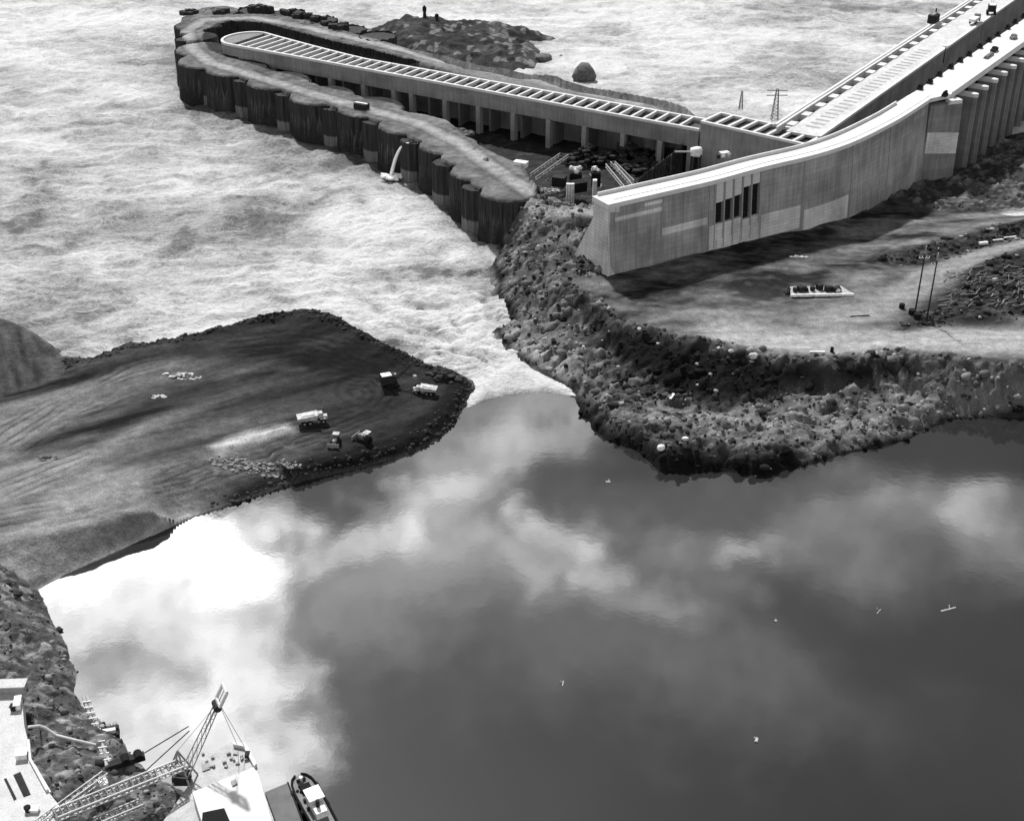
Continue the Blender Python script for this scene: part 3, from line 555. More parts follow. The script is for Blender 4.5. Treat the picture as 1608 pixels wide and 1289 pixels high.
# ================================================================ ISLAND, FAR RIVER ROCKS
shore = [(556, 56), (590, 45), (620, 34), (650, 30), (700, 37), (760, 36), (800, 42), (838, 50), (868, 57), (828, 62), (846, 78), (836, 98), (815, 104), (790, 106), (740, 102), (650, 92), (600, 78)]
lines = [[(575, 50, 3), (610, 38, 5), (645, 24, 8), (665, 27, 7.5), (700, 32, 6), (760, 35, 5.5), (810, 40, 4.5), (832, 50, 2)], [(600, 62, 4), (680, 60, 6), (760, 66, 4), (820, 80, 3)], [(700, 50, 5), (790, 54, 3.5)]]
X, Y = grid(-90, 22, 495, 640, .8)
Z, D = terrain_base(shore, lines, X, Y, .7, 2); Z += sstep(0, 4, D) * ((ridged(X / 9, Y / 9, 4, 201) - .5) * 3.5 + fbm(X / 2.5, Y / 2.5, 3, 202) * .8) - .3
wd, wi = worley(X / 3, Y / 4, 3)
tone = .03 + .06 * np.clip(fbm(X / 9, Y / 9, 4, 203) + .1, 0, 1) + .10 * (wi > .78) * (wd < .5)
o = grid_mesh('island', X, Y, Z, np.clip(tone, .01, .4), ground_m, keep=(Z > -3)); tag(o, None, None, None, 'structure')
isl_h = sampler(X, Y, Z)
def boulder(name, px, py, rx, ry, rz, label, m, z=RL, seed=1, rot=0):
    g = gp(px, py, z); mb = MB().lump((0, 0, rz * (.55 if rx > 4.5 else .25)), (rx, ry, rz), seed, 3); o = mb.build(name, m, smooth=True, loc=g); o.rotation_euler.z = rot
    dsp = o.modifiers.new('rough', 'DISPLACE'); tx = bpy.data.textures.new('rock_relief', 'CLOUDS'); tx.noise_scale = .8 * max(rx, 1) / 3; tx.noise_depth = 3; dsp.texture = tx; dsp.strength = .1 * min(rx, rz); dsp.mid_level = .5
    return tag(o, label, 'rock')
boulder('river_boulder', 917, 127, 5.0, 5.0, 4.6, 'smooth rounded dark boulder standing alone in the white water beyond the long roof', rock_m, seed=4)
boulder('low_rock', 853, 93, 4.2, 4.0, 1.8, 'low dark rock awash in the river just right of the island', rock_m, seed=5)
boulder('low_rock', 881, 91, 1.4, 2.0, 1.0, 'tiny dark rock awash between the low rock and open river', rock_m, seed=6)

# ================================================================ COFFERDAM
CT = 13.0
cof = thing('cofferdam', 'cofferdam of dark round sheet pile cells topped by a looping gravel road', 'cofferdam', gp(560, 150, CT) * 1)
cof.location = (0, 0, 0)
outer_far = [(285, 28), (300, 22), (340, 24), (400, 22), (450, 26), (500, 38), (540, 49), (592, 62), (644, 77), (697, 87), (749, 102), (796, 108), (827, 116), (871, 118), (887, 126), (926, 137), (960, 142), (1010, 151), (1050, 159), (1076, 168), (1100, 190)]
inner_far = [(313, 60), (319, 48), (338, 38), (363, 32), (415, 36), (478, 52), (524, 64), (571, 74), (642, 92), (695, 109), (745, 122), (800, 134), (860, 150), (1000, 185), (1095, 205)]
inner_near = [(938, 331), (839, 308), (826, 277), (814, 256), (777, 241), (733, 216), (716, 200), (701, 188), (664, 179), (639, 176), (614, 164), (568, 157), (552, 148), (518, 142), (478, 127), (453, 119), (415, 112), (403, 105), (353, 92), (325, 80)]
outer_near = [(281, 62), (284, 80), (300, 100), (335, 112), (363, 116), (428, 138), (500, 161), (577, 181), (645, 207), (702, 238), (752, 280), (800, 312), (840, 335), (935, 345)]
Po = px_line(outer_near[::-1] + outer_far, CT); 
# ring polygon: outer loop from east end near side, round the west tip, along the far side, back along inner loop
ring = px_line(outer_near[::-1], CT) + px_line(outer_far, CT) + px_line(inner_far[::-1], CT) + px_line(inner_near[::-1], CT)
X, Y = grid(-165, 95, 335, 640, .7)
near_r = [12.5, 12.5, 12.5, 12.5, 12.3, 11.2, 10.2, 9.6, 9.2]; cells = []
fr = [(318, 108), (363, 120), (430, 141), (500, 165), (577, 184), (640, 211), (703, 242), (752, 284), (800, 317)]
for (fx, fy), r in zip(fr, near_r):
    f_ = gp(fx, fy, CT); cells.append((f_.x, f_.y + r * .96, r))
for (fx, fy, r) in [(300, 84, 11), (296, 45, 10.5), (318, 20, 10.5)]:
    f_ = gp(fx, fy, CT); cells.insert(0, (f_.x + (6 if fx > 310 else 3), f_.y + r * (.6 if fx < 310 else .2), r))
Dr = sdist(X, Y, ring)
Dnear = ldist(X, Y, px_line(outer_near, CT)); Dr = np.where((Dnear < 9) & (X < 18), -9, Dr)
for (a_, b_, c_) in cells: Dr = np.maximum(Dr, c_ - .45 - np.hypot(X - a_, Y - b_))
for i in range(len(cells) - 1):
    a_, b_ = Vector(cells[i][:2]), Vector(cells[i + 1][:2]); m_ = (a_ + b_) / 2; Dr = np.maximum(Dr, 7.5 - np.hypot(X - m_.x, Y - m_.y))
hull_ = px_line(outer_near[::-1] + outer_far, CT); Dho = sdist(X, Y, hull_)
inner_l = px_line(inner_near + inner_far, CT); Din = sdist(X, Y, inner_l)
Z = np.where(Dr > 0, CT, -8.0)
pit = np.clip(CT + .0 - np.clip(Din, 0, 99) * 2.6, 1.2, CT)
Z = np.where((Din > 0), np.where(Dr > 0, CT, pit), Z)
outside = (Dr <= 0) & (Din <= 0); stp = np.where(((X > -70) & (Y > 500)) | ((X > -25) & (Y > 430)), 1.0, 14.0); Z = np.where(outside, CT + Dr * stp, Z)
# the spit east of the cells falls gently to the river on its far side
sp = sstep(-25, 15, X - gp(697, 87, CT).x) * (Y > 440); farl = ldist(X, Y, px_line(outer_far[8:], CT)); Z = np.where(sp > 0, Z - sp * np.clip(9 - farl, 0, 9) * .5 * (Dr > 0), Z)
Z += (Dr > .5) * (.25 + fbm(X / 6, Y / 6, 4, 301) * .35) + (Z < 12) * (ridged(X / 5, Y / 5, 4, 302) - .5) * 1.2 * (Z > -7)
rkr = ((X > -20) & (X < 22) & (Y < 400) & (Din > 0)); Z += np.where(rkr, 2.5 * np.clip(1 - Din / 14, 0, 1) * ridged(X / 3, Y / 3, 3, 304), 0)
edge_t = np.exp(-(ldist(X, Y, px_line(inner_near, CT)) / 1.2) ** 2)
tone = .095 + .06 * fbm(X / 7, Y / 7, 4, 303) + .04 * fbm(X / 1.5, Y / 1.5, 3, 305)
rdc = px_line([(935, 337), (860, 322), (815, 292), (770, 262), (720, 225), (650, 192), (560, 168), (470, 143), (400, 120), (330, 100), (300, 75), (293, 50), (320, 32), (400, 29), (480, 44), (560, 62), (650, 84), (760, 112), (850, 130), (1000, 165)], CT)
rd = ldist(X, Y, rdc); tone += .13 * np.exp(-(rd / 3.2) ** 2) - .05 * np.exp(-((rd - 3.6) / .8) ** 2)
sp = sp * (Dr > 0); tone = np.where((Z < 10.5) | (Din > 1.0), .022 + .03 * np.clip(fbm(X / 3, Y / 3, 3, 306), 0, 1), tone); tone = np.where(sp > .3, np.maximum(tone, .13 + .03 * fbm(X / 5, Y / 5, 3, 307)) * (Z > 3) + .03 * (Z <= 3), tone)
keep = (Z > -3.4)
o = grid_mesh('gravel_fill', X, Y, Z, np.clip(tone, .008, .4), ground_m, keep=keep); o.parent = cof
fill_h = sampler(X, Y, Z)
# sheet pile cells on the river face
def cell(cx_, cy_, r, z0, z1, a0=0, a1=2 * math.pi, n=64, par=cof, name='sheet_pile_cell', rag=.15, seed=0):
    rnd = random.Random(seed); me = MB(); full = abs(a1 - a0 - 2 * math.pi) < 1e-3; cnt = n if full else n + 1
    for lvl in range(2):
        for i in range(cnt):
            a = a0 + (a1 - a0) * i / n; rr = r + (.16 if i % 2 else -.16)
            z = z0 if lvl == 0 else z1 + rnd.uniform(-rag, rag)
            me.v.append((cx_ + rr * math.cos(a), cy_ + rr * math.sin(a), z))
    for i in range(n): j = (i + 1) % cnt; me.f.append([i, j, cnt + j, cnt + i])
    if full:
        k = len(me.v); me.v += [(cx_ + (r - .2) * math.cos(2 * math.pi * i / 32), cy_ + (r - .2) * math.sin(2 * math.pi * i / 32), z1 - .5) for i in range(32)]; me.f.append([k + i for i in range(32)])
    return me.build(name, sheet_m, par)
for i, (x, y, r) in enumerate(cells): cell(x, y, r, -6, CT - .3, n=72, seed=i, rag=.08)
for i in range(len(cells) - 1):
    a, b = Vector(cells[i][:2]), Vector(cells[i + 1][:2]); m_ = (a + b) / 2; dn_ = (b - a).normalized(); out = Vector((dn_.y, -dn_.x))
    if out.y > 0 and i > 2: out = -out
    if i <= 2: out = Vector((-abs(dn_.y) - .01, -abs(dn_.x) * .3)).normalized() if i < 2 else Vector((-.6, -.8))
    g = m_ + out * 5.5; cell(g.x, g.y, 5.2, -6, CT - .6, n=30, name='connecting_arc', seed=50 + i)
# far arm: river-side cells, tops standing above the fill
ff = densify(px_line([(345, 22), (400, 20), (450, 24), (500, 36), (545, 50), (592, 62), (644, 78)], CT), 21)
for i, p in enumerate(ff[:-1]):
    cell(p.x, p.y + 4, 8, -6, CT + (.5 if i % 2 else .1), n=40, seed=80 + i, rag=.5)
for i, (px, py, s_, h_) in enumerate([(404, 18, 5, 3.2), (420, 18, 4, 2.4), (298, 23, 5, 2.0), (348, 22, 4, 2.2), (452, 22, 4, 2.0), (475, 29, 5, 2.4), (500, 34, 4, 2.4), (535, 46, 6, 2.6), (515, 40, 3.5, 1.8)]):
    g = gp(px, py, CT); mb = MB()
    for k in range(9): mb.box((random.uniform(-s_, s_) * .7, random.uniform(-2, 2), h_ * .35), (s_ * .5, 2.2, h_ * random.uniform(.6, 1.3)), random.uniform(0, 3))
    o = mb.build('pile_stub', dkr, cof, loc=(g.x, g.y, CT))
# inner face of the far arm: dark standing sheet piles facing the pit
il = px_line([(319, 49), (338, 39), (363, 33), (415, 37), (478, 53), (524, 65), (571, 75), (642, 93), (660, 97)], CT); dl = densify(il, .8)
mb = MB(); rnd = random.Random(2)
for i, p in enumerate(dl):
    q = dl[min(i + 1, len(dl) - 1)]; t_ = (q - p); 
    nx_ = Vector((t_.y, -t_.x, 0)); nx_ = nx_.normalized() if nx_.length > 0 else Vector((0, -1, 0))
    if nx_.y > 0: nx_ = -nx_
    o_ = nx_ * (.4 + (.15 if i % 2 else -.15)); zt = CT + rnd.uniform(-.15, .5); mb.v += [(p.x + o_.x, p.y + o_.y, -3), (p.x + o_.x, p.y + o_.y, zt)]
for i in range(len(dl) - 1): mb.f.append([2 * i, 2 * i + 2, 2 * i + 3, 2 * i + 1])
mb.build('inner_sheet_wall', sheet_m, cof)
# ================================================================ INTAKE BUILDING WITH LONG RIBBED ROOF
RZ = 18.0
bld = thing('intake_building', 'long concrete intake building with ribbed roof and columns over a dark pit', 'building', (0, 0, 0))
A = gp(357, 69, RZ); B = gp(1097, 203, RZ); axd = (B - A).normalized(); nrm = Vector((-axd.y, axd.x, 0))      # nrm points to the far side
Ltot = (B - A).length
Bf = gp(1103, 185, RZ); width1 = (Bf - B).dot(nrm)
def wid(s):                                            # roof width along its length: broad rounded west end
    k = s / Ltot
    return width1 + 10.5 * max(0, 1 - k / .30) ** 1.2 if k > 0 else width1 + 10.5
def bp_(s, t, z): return A + axd * s + nrm * t + Vector((0, 0, z - RZ))
w0 = wid(0)
nose = []
for i in range(13):
    a = math.pi * i / 12; nose.append(bp_(-9.5 * math.sin(a), w0 / 2 - w0 / 2 * math.cos(a), RZ))
def strip(mb, pts_out, pts_in, z0, z1):
    k = len(mb.v); n = len(pts_out)
    for p in pts_out: mb.v += [(p.x, p.y, z0), (p.x, p.y, z1)]
    for p in pts_in: mb.v += [(p.x, p.y, z0), (p.x, p.y, z1)]
    o_, i_ = k, k + 2 * n
    for j in range(n - 1):
        mb.f += [[o_ + 2 * j, o_ + 2 * j + 2, o_ + 2 * j + 3, o_ + 2 * j + 1], [o_ + 2 * j + 1, o_ + 2 * j + 3, i_ + 2 * j + 3, i_ + 2 * j + 1], [i_ + 2 * j + 2, i_ + 2 * j, i_ + 2 * j + 1, i_ + 2 * j + 3], [o_ + 2 * j + 2, o_ + 2 * j, i_ + 2 * j, i_ + 2 * j + 2]]
    mb.f += [[o_, o_ + 1, i_ + 1, i_], [o_ + 2 * n - 1, o_ + 2 * n - 2, i_ + 2 * n - 2, i_ + 2 * n - 1]]
ss = [Ltot * i / 60 for i in range(61)]
nearl = [bp_(s, 0, RZ) for s in ss]; farl_ = [bp_(s, wid(s), RZ) for s in ss]
outl = farl_[::-1] + nose[::-1] + nearl
cen = lambda p, d_: p + ((bp_((p - A).dot(axd), wid(max(0, (p - A).dot(axd))) / 2, RZ) - p) if (p - A).dot(axd) > 4 else (bp_(4, w0 / 2, RZ) - p)).normalized() * d_
inl = [cen(p, 1.0) for p in outl]
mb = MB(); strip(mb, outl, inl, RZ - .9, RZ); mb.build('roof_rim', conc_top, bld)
inl2 = [cen(p, 1.3) for p in outl]; outb = [cen(p, .25) for p in outl]
wl = [p for p in outb[61:]]; wli = [p for p in inl2[61:]]      # nose and near side
mb = MB(); strip(mb, outb, inl2, RZ - 6.5, RZ - .9); mb.build('spandrel_wall', bld_m, bld, uv=True)
# solid lower wall round the nose and along the first bays and the whole far side
mb = MB(); strip(mb, outb[:74 + 8], inl2[:74 + 8], -6, RZ - 6.5); mb.build('lower_wall', bld_m, bld, uv=True)
# recessed floor under the ribs
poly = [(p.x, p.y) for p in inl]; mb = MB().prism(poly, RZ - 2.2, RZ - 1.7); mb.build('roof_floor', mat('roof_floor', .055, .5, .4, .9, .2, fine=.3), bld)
# plain deck on the rounded end
np_ = [p for p in inl if (p - A).dot(axd) < 3]; poly = [(p.x, p.y) for p in np_] 
mb = MB().prism(poly, RZ - 1.6, RZ - .5); mb.build('end_deck', mat('end_deck', .16, .3, .4), bld)
mb = MB(); s = 5.0; ribs = []
while s < Ltot - 3:
    wd_ = wid(s); a_ = bp_(s, .95, 0); b_ = bp_(s, wd_ - .95, 0)
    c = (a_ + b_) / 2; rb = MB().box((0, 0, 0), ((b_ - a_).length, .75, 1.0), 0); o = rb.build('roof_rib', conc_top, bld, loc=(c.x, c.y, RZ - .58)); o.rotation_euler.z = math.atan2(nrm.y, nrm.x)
    ribs.append(s); s += 4.55
# columns
cols_px = [516, 568, 616, 644, 697, 750, 805, 861, 918, 979, 1038, 1085]
for x_ in cols_px:
    k = (x_ - 357) / (1097 - 357); p = gp(x_, 69 + (203 - 69) * k, RZ); s = (p - A).dot(axd); q = bp_(s, 1.0, 0)
    mb = MB().box((0, 0, (RZ - 6.3 - 3.2) / 2 - .2), (1.7, 2.4, RZ - 6.3 + 3.2), 0); o = mb.build('column', conc, bld, bevel=.06, loc=(q.x, q.y, 0)); o.rotation_euler.z = math.atan2(axd.y, axd.x)
# bay dividers deep inside
for s in np.arange(Ltot * .2, Ltot - 4, 13.6):
    q = bp_(s, width1 * .62, 0); mb = MB().box((0, 0, 4), (.8, width1 * .55, 16), 0); o = mb.build('bay_wall', bld_m, bld, loc=(q.x, q.y, 0)); o.rotation_euler.z = math.atan2(axd.y, axd.x); box_uv(o.data)
# steel panels between columns near the west end (low light concrete filler seen behind)
# short end block raised a little above the long roof
Z2 = 21.0
bl2 = thing('end_gallery', 'short raised ribbed roof block joining the long intake roof to the dam', 'building', (0, 0, 0))
A2 = gp(1100, 190, Z2); B2 = gp(1262, 226, Z2); d2 = (B2 - A2).normalized(); n2 = Vector((-d2.y, d2.x, 0)); w2 = (gp(1119, 173, Z2) - A2).dot(n2); L2 = (B2 - A2).length
def p2(s, t, z): v = A2 + d2 * s + n2 * t; return Vector((v.x, v.y, z))
rz2 = math.atan2(d2.y, d2.x)
def obox(name, parent, m, s0, s1, t0, t1, z0, z1, fn=p2, rz=None, uv=False, bevel=0):
    c = (fn(s0, t0, 0) + fn(s1, t1, 0)) / 2; o = MB().box((0, 0, 0), (s1 - s0, t1 - t0, z1 - z0)).build(name, m, parent, loc=(c.x, c.y, (z0 + z1) / 2), bevel=bevel, uv=uv); o.rotation_euler.z = rz2 if rz is None else rz; return o
obox('gallery_wall', bl2, bld_m, .2, L2, .2, 1.2, -4, Z2 - .8, uv=True); obox('gallery_wall', bl2, bld_m, .2, 1.2, 1.2, w2 - .2, -4, Z2 - .8, uv=True); obox('gallery_wall', bl2, bld_m, .2, L2, w2 - 1.2, w2 - .2, -4, Z2 - .8, uv=True)
obox('roof_rim', bl2, conc_top, 0, L2, 0, 1.0, Z2 - .8, Z2); obox('roof_rim', bl2, conc_top, 0, L2, w2 - 1, w2, Z2 - .8, Z2)
obox('roof_floor', bl2, MATS['roof_floor'], 1.0, L2 - .3, 1.2, w2 - 1.2, Z2 - 2, Z2 - 1.4)
for i in range(9):
    s = i * L2 / 8.0
    if s < L2 + .5: obox('roof_rib', bl2, conc_top, s, s + .9, 1.0, w2 - 1.0, Z2 - .95, Z2 - .02)

# ================================================================ CURVED DAM WALL
dam = thing('dam_wall', 'tall curved pale concrete non overflow dam wall with a bright walkway top and flared near end', 'dam', (0, 0, 0))
def catmull(P, n=8):
    o = []
    for i in range(len(P) - 1):
        p0, p1, p2_, p3 = P[max(i - 1, 0)], P[i], P[i + 1], P[min(i + 2, len(P) - 1)]
        for j in range(n):
            t = j / n; o.append(.5 * ((2 * p1) + (p2_ - p0) * t + (2 * p0 - 5 * p1 + 4 * p2_ - p3) * t * t + (3 * p1 - p0 - 3 * p2_ + p3) * t ** 3))
    o.append(P[-1]); return o
fl_ = catmull(Wf, 8); cum = [0.0]
for a, b in zip(fl_[:-1], fl_[1:]): cum.append(cum[-1] + (b - a).length)
def wf(s, off=0.0, z=WT):
    """point on the front face at arc length s, off metres proud of the face (towards the water)"""
    s = min(max(s, 0), cum[-1] - 1e-4); i = max(0, int(np.searchsorted(cum, s, side='right')) - 1); i = min(i, len(fl_) - 2)
    t = (s - cum[i]) / (cum[i + 1] - cum[i]); p = fl_[i].lerp(fl_[i + 1], t)
    j = min(i + 1, len(fl_) - 2); ta = (fl_[i + 1] - fl_[max(i - 1, 0)]).normalized(); n_ = Vector((ta.y, -ta.x, 0)).normalized()
    bat = (WT - z) * .07
    return Vector((p.x + n_.x * (off + bat), p.y + n_.y * (off + bat), z))
def s_of(px, py=None):
    """arc length whose top edge is seen at photo column px"""
    xs = [804 + F * (p.x / (p.y * math.cos(TH) - (p.z - CAMZ) * math.sin(TH))) for p in fl_]; return float(np.interp(px, xs, cum))
NS = 120; top_w = 6.5
def loft(sections, closed_ends=True):
    mb = MB(); m_ = len(sections[0])
    for sc in sections: mb.v += [tuple(p) for p in sc]
    for i in range(len(sections) - 1):
        for j in range(m_): k = (j + 1) % m_; mb.f.append([i * m_ + j, (i + 1) * m_ + j, (i + 1) * m_ + k, i * m_ + k])
    mb.f.append(list(range(m_))); mb.f.append([(len(sections) - 1) * m_ + j for j in range(m_)][::-1]); return mb
def arc_uv(me):
    l = me.uv_layers.new(name='uv')
    for p in me.polygons:
        for li in p.loop_indices:
            c = me.vertices[me.loops[li].vertex_index].co; best = min(range(0, len(fl_)), key=lambda i: (fl_[i].x - c.x) ** 2 + (fl_[i].y - c.y) ** 2)
            tv = (fl_[min(best + 1, len(fl_) - 1)] - fl_[max(best - 1, 0)]).normalized()
            if abs(p.normal.z) > .8: l.data[li].uv = (c.x, c.y)
            elif abs(p.normal.dot(tv)) > .8: l.data[li].uv = (c.y, c.z)
            else: l.data[li].uv = (cum[best] + (Vector((c.x, c.y, 0)) - Vector((fl_[best].x, fl_[best].y, 0))).dot(tv), c.z)
def wall_piece(name, m, s0, s1, o0, o1, z0, z1, n=None, par=dam):
    n = n or max(2, int((s1 - s0) / 2)); secs = []
    for i in range(n + 1):
        s = s0 + (s1 - s0) * i / n; secs.append([wf(s, o1, z0), wf(s, o1, z1), wf(s, o0, z1), wf(s, o0, z0)])
    o = loft(secs).build(name, m, par); arc_uv(o.data); return o
SE = cum[-1]
sl0, sl1 = s_of(1124), s_of(1196)
# main body in two stretches each side of the slotted bay, plus the bay core behind it
for a, b in ((0, sl0), (sl1, SE)): wall_piece('wall_face', wall_m, a, b, -top_w, 0, 2 if a else 4, WT - 1.2)
wall_piece('wall_core', wall_m, sl0, sl1, -top_w, -1.2, 4, WT - 1.2)
# coping slab: bright deck with a shadow-casting lip
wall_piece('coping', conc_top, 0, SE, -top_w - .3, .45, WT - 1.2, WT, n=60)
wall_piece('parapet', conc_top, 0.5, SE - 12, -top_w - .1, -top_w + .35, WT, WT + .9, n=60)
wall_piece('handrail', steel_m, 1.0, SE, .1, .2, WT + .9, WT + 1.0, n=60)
# the slotted bay: four thin fins and edge pilasters, light panels above dark screened openings
nb = 5; bw = (sl1 - sl0) / nb
lows = [.0, .0, .0, -1.5, -1.2]; tops = [0, .4, .8, 3.6, 3.8]
for i in range(nb + 1):
    s = sl0 + bw * i; wall_piece('slot_fin', conc, s - .22, s + .22, -1.2, .12, 10, WT - 1.2, n=1)
for i in range(nb):
    a = sl0 + bw * i + .22; b = a + bw - .44; zl = 17.0 + lows[i] * .7; zt = 23.1 + tops[i] * .62
    wall_piece('slot_panel', conc_lt, a + .35, b - .02, -1.2, -.15, zt, WT - 1.2, n=1)
    wall_piece('slot_panel', wall_lt, a, b, -1.2, -.1, 8, zl, n=1)
    sc = wall_piece('trash_screen', black_m, a, b, -1.2, -1.0, zl, zt, n=1)
    for k in range(6 if i < 3 else 3):
        z = zl + (zt - zl) * (k + .5) / (6 if i < 3 else 3); wall_piece('screen_bar', dark_m, a, b, -1.0, -.8, z, z + .18, n=1, par=sc)
# pale recent pours along the foot of the wall
for (xa, xb, za, zb, m_) in [(1199, 1262, 9, 15.8, wall_lt), (1268, 1338, 7, 14.0, wall_lt), (1040, 1112, 17.8, 19.8, wall_lt), (1128, 1164, 9, 12.6, wall_lt), (1166, 1196, 9, 14.0, wall_lt), (1116, 1125, 10, 17, wall_lt), (966, 1040, 24.8, 25.9, wall_lt), (1012, 1040, 27.0, 28, wall_lt)]:
    wall_piece('pale_band', m_, s_of(xa), s_of(xb), 0.003, .10, za, zb)
for x_ in (1040, 1115, 1265, 1341, 1400): wall_piece('pilaster_joint', conc, s_of(x_) - .12, s_of(x_) + .12, 0.003, .16, 4, WT - 1.2, n=1)
# flared near end: gravity section in cross profile; sunlight on it painted as paler concrete
e0 = wf(0, 0, WT); d0 = (wf(3, 0, WT) - e0).normalized(); nb_ = Vector((-d0.y, d0.x, 0))   # nb_ points away from camera
def ep(al, bk, z): return Vector((e0.x + d0.x * al + nb_.x * bk, e0.y + d0.y * al + nb_.y * bk, z))
G = gp(898, 398, 10); bkG = (G - Vector((e0.x, e0.y, 10))).dot(nb_); alG = (G - Vector((e0.x, e0.y, 10))).dot(d0)
prof = [(-2.4, 4), (0, WT - 5.5), (top_w, WT - 5.5), (bkG + 3, 4)]
secs = []
for al, k in ((alG * 1.0 - .6, 1), (0, 1), (30, 1)):
    f0 = -(WT - 4) * .07
    if al < 0: secs.append([ep(-1.2, f0 - .3, 4), ep(-.35, -.1, WT - 5.5), ep(-.35, top_w, WT - 5.5), ep(alG - .5, bkG + 2.0, 4)])
    elif al == 0: pass
    else: secs.append([ep(30, f0 + 1.5, 4), ep(30, 1.5, WT - 5.5), ep(30, top_w - .5, WT - 5.5), ep(30, bkG + 2, 4)])
o = loft(secs).build('flared_end', wall_lt, dam); box_uv(o.data)
o = MB().quad_box([ep(-.5, -.15, WT - 5.45), ep(3, -.2, WT - 5.45), ep(3, top_w + .2, WT - 5.45), ep(-.5, top_w + .2, WT - 5.45), ep(-.5, -.15, WT - 1.25), ep(3, -.2, WT - 1.25), ep(3, top_w + .2, WT - 1.25), ep(-.5, top_w + .2, WT - 1.25)]).build('end_block', wall_lt, dam); box_uv(o.data)
o = MB().quad_box([ep(-.9, -.46, WT - 1.25), ep(3, -.46, WT - 1.25), ep(3, top_w + .35, WT - 1.25), ep(-.9, top_w + .35, WT - 1.25), ep(-.9, -.46, WT + .02), ep(3, -.46, WT + .02), ep(3, top_w + .35, WT + .02), ep(-.9, top_w + .35, WT + .02)]).build('end_cap', conc_top, dam)

# ================================================================ SPILLWAY
spw = thing('spillway', 'long spillway with a bright deck, projecting piers in a row and a dark gap behind', 'dam', (0, 0, 0))
P0 = gp(1516.6, 144, 27.5); P1 = gp(1605, 80, 27.5); pd = (P1 - P0).normalized(); pn = Vector((pd.y, -pd.x, 0))  # pn towards camera-right (upstream)
pit_ = (P1 - P0).length / 6; rzp = math.atan2(pd.y, pd.x)
D0 = gp(1498, 147, WT); dk_w = (gp(1440, 143, WT) - D0).dot(-pn)
def sp_(s, t, z): v = Vector((D0.x, D0.y, 0)) + pd * s - pn * t; return Vector((v.x, v.y, z))
LS = 260
obox('deck', spw, conc_top, -1, LS, 0, 11, WT - 1.3, WT, fn=sp_, rz=rzp)
obox('deck_edge', spw, conc_top, -1, LS, 0, .4, WT, WT + .8, fn=sp_, rz=rzp)
# corner deck joining the curved wall
cp = [wf(SE, .3), wf(SE, -top_w - .2), sp_(0, 11, WT), sp_(0, 0, WT)]
MB().prism([(p.x, p.y) for p in cp], WT - 1.28, WT - .004).build('corner_deck', conc_top, spw)
obox('breast_wall', spw, pier_m, 0, LS, 3.0, 5, -3, WT - 1.3, fn=sp_, rz=rzp, uv=True)
proto = None
for i in range(0, 15):
    s = (Vector((P0.x, P0.y, 0)) - sp_(0, 0, 0)).dot(pd) + i * pit_
    t = -(1.8)
    c = sp_(s, -1.5, 0)
    root = Vector(c)
    pm = MB(); w_ = 1.05; dp = 2.6
    pts = [(-w_, 3.5), (-w_, -dp * .6), (-w_ * .4, -dp), (w_ * .4, -dp), (w_, -dp * .6), (w_, 3.5)]
    k = 0; pm.v += [(x * 1.05, y * 1.0 if y > 0 else y * 1.25, -4) for x, y in pts] + [(x, y, 26.2) for x, y in pts]; n = 6
    pm.f.append(list(range(n))[::-1]); pm.f.append([n + j for j in range(n)])
    for j in range(n): q = (j + 1) % n; pm.f.append([j, q, n + q, n + j])
    if proto is None:
        proto = pm.build('pier', pier_m, spw, loc=c); proto.rotation_euler.z = rzp; box_uv(proto.data)
        capm = MB().prism([(x * 1.12, y * 1.08) for x, y in pts], 26.2, 27.4); cap0 = capm.build('pier_cap', conc_top, proto)
    else:
        o = proto.copy(); scene.collection.objects.link(o); o.location = c; c2 = cap0.copy(); scene.collection.objects.link(c2); c2.parent = o
# gates between piers: dark leaf with a pale patch on some
for i in range(0, 14):
    s = (Vector((P0.x, P0.y, 0)) - sp_(0, 0, 0)).dot(pd) + (i + .5) * pit_
    c = sp_(s, 2.4, 0); o = MB().box((0, 0, 11), (pit_ - 2.6, .5, 30)).build('gate_leaf', black_m, spw, loc=c); o.rotation_euler.z = rzp
    if i < 5:
        zz = [14, 16.5, 14, 13, 13][i]; hh = [3.5, 3.5, 4.5, 4.5, 5][i]; c = sp_(s - pit_ * .2, -1.2, 0); q = MB().box((0, 0, zz), (2.4, .4, hh)).build('pale_gate_patch', white_m if i < 3 else conc, o); q.parent = spw; q.location = c; q.rotation_euler.z = rzp
# abutment block at the corner
a0 = gp(1462, 168, WT - 2.5); a1 = gp(1512, 163, WT - 2.5)
ad = (a1 - a0).normalized(); an_ = Vector((-ad.y, ad.x, 0))
def ab(s, t, z): return Vector((a0.x + ad.x * s + an_.x * t, a0.y + ad.y * s + an_.y * t, z))
La = (a1 - a0).length
o = MB().quad_box([ab(-1, -1.0, -4), ab(La + .3, -1.2, -4), ab(La + .3, 9, -4), ab(-1, 9, -4), ab(0, 0, WT - 2.4), ab(La, 0, WT - 2.4), ab(La, 9, WT - 2.4), ab(-.0, 9, WT - 2.4)]).build('abutment', pier_m, spw); box_uv(o.data)
o = MB().quad_box([ab(.05, -.63, 12), ab(La + .05, -.68, 11), ab(La + .05, 1, 11), ab(.05, 1, 12), ab(0, -.42, 19), ab(La + .03, -.48, 18), ab(La + .03, 1, 18), ab(0, 1, 19)]).build('pale_band', wall_lt, spw); box_uv(o.data)
MB().box((0, 0, 0), (La * .35, 3.4, 1.2)).build('abutment_cap', conc_top, spw, loc=ab(La * .8, 1.7, WT - 1.8)).rotation_euler.z = math.atan2(ad.y, ad.x)
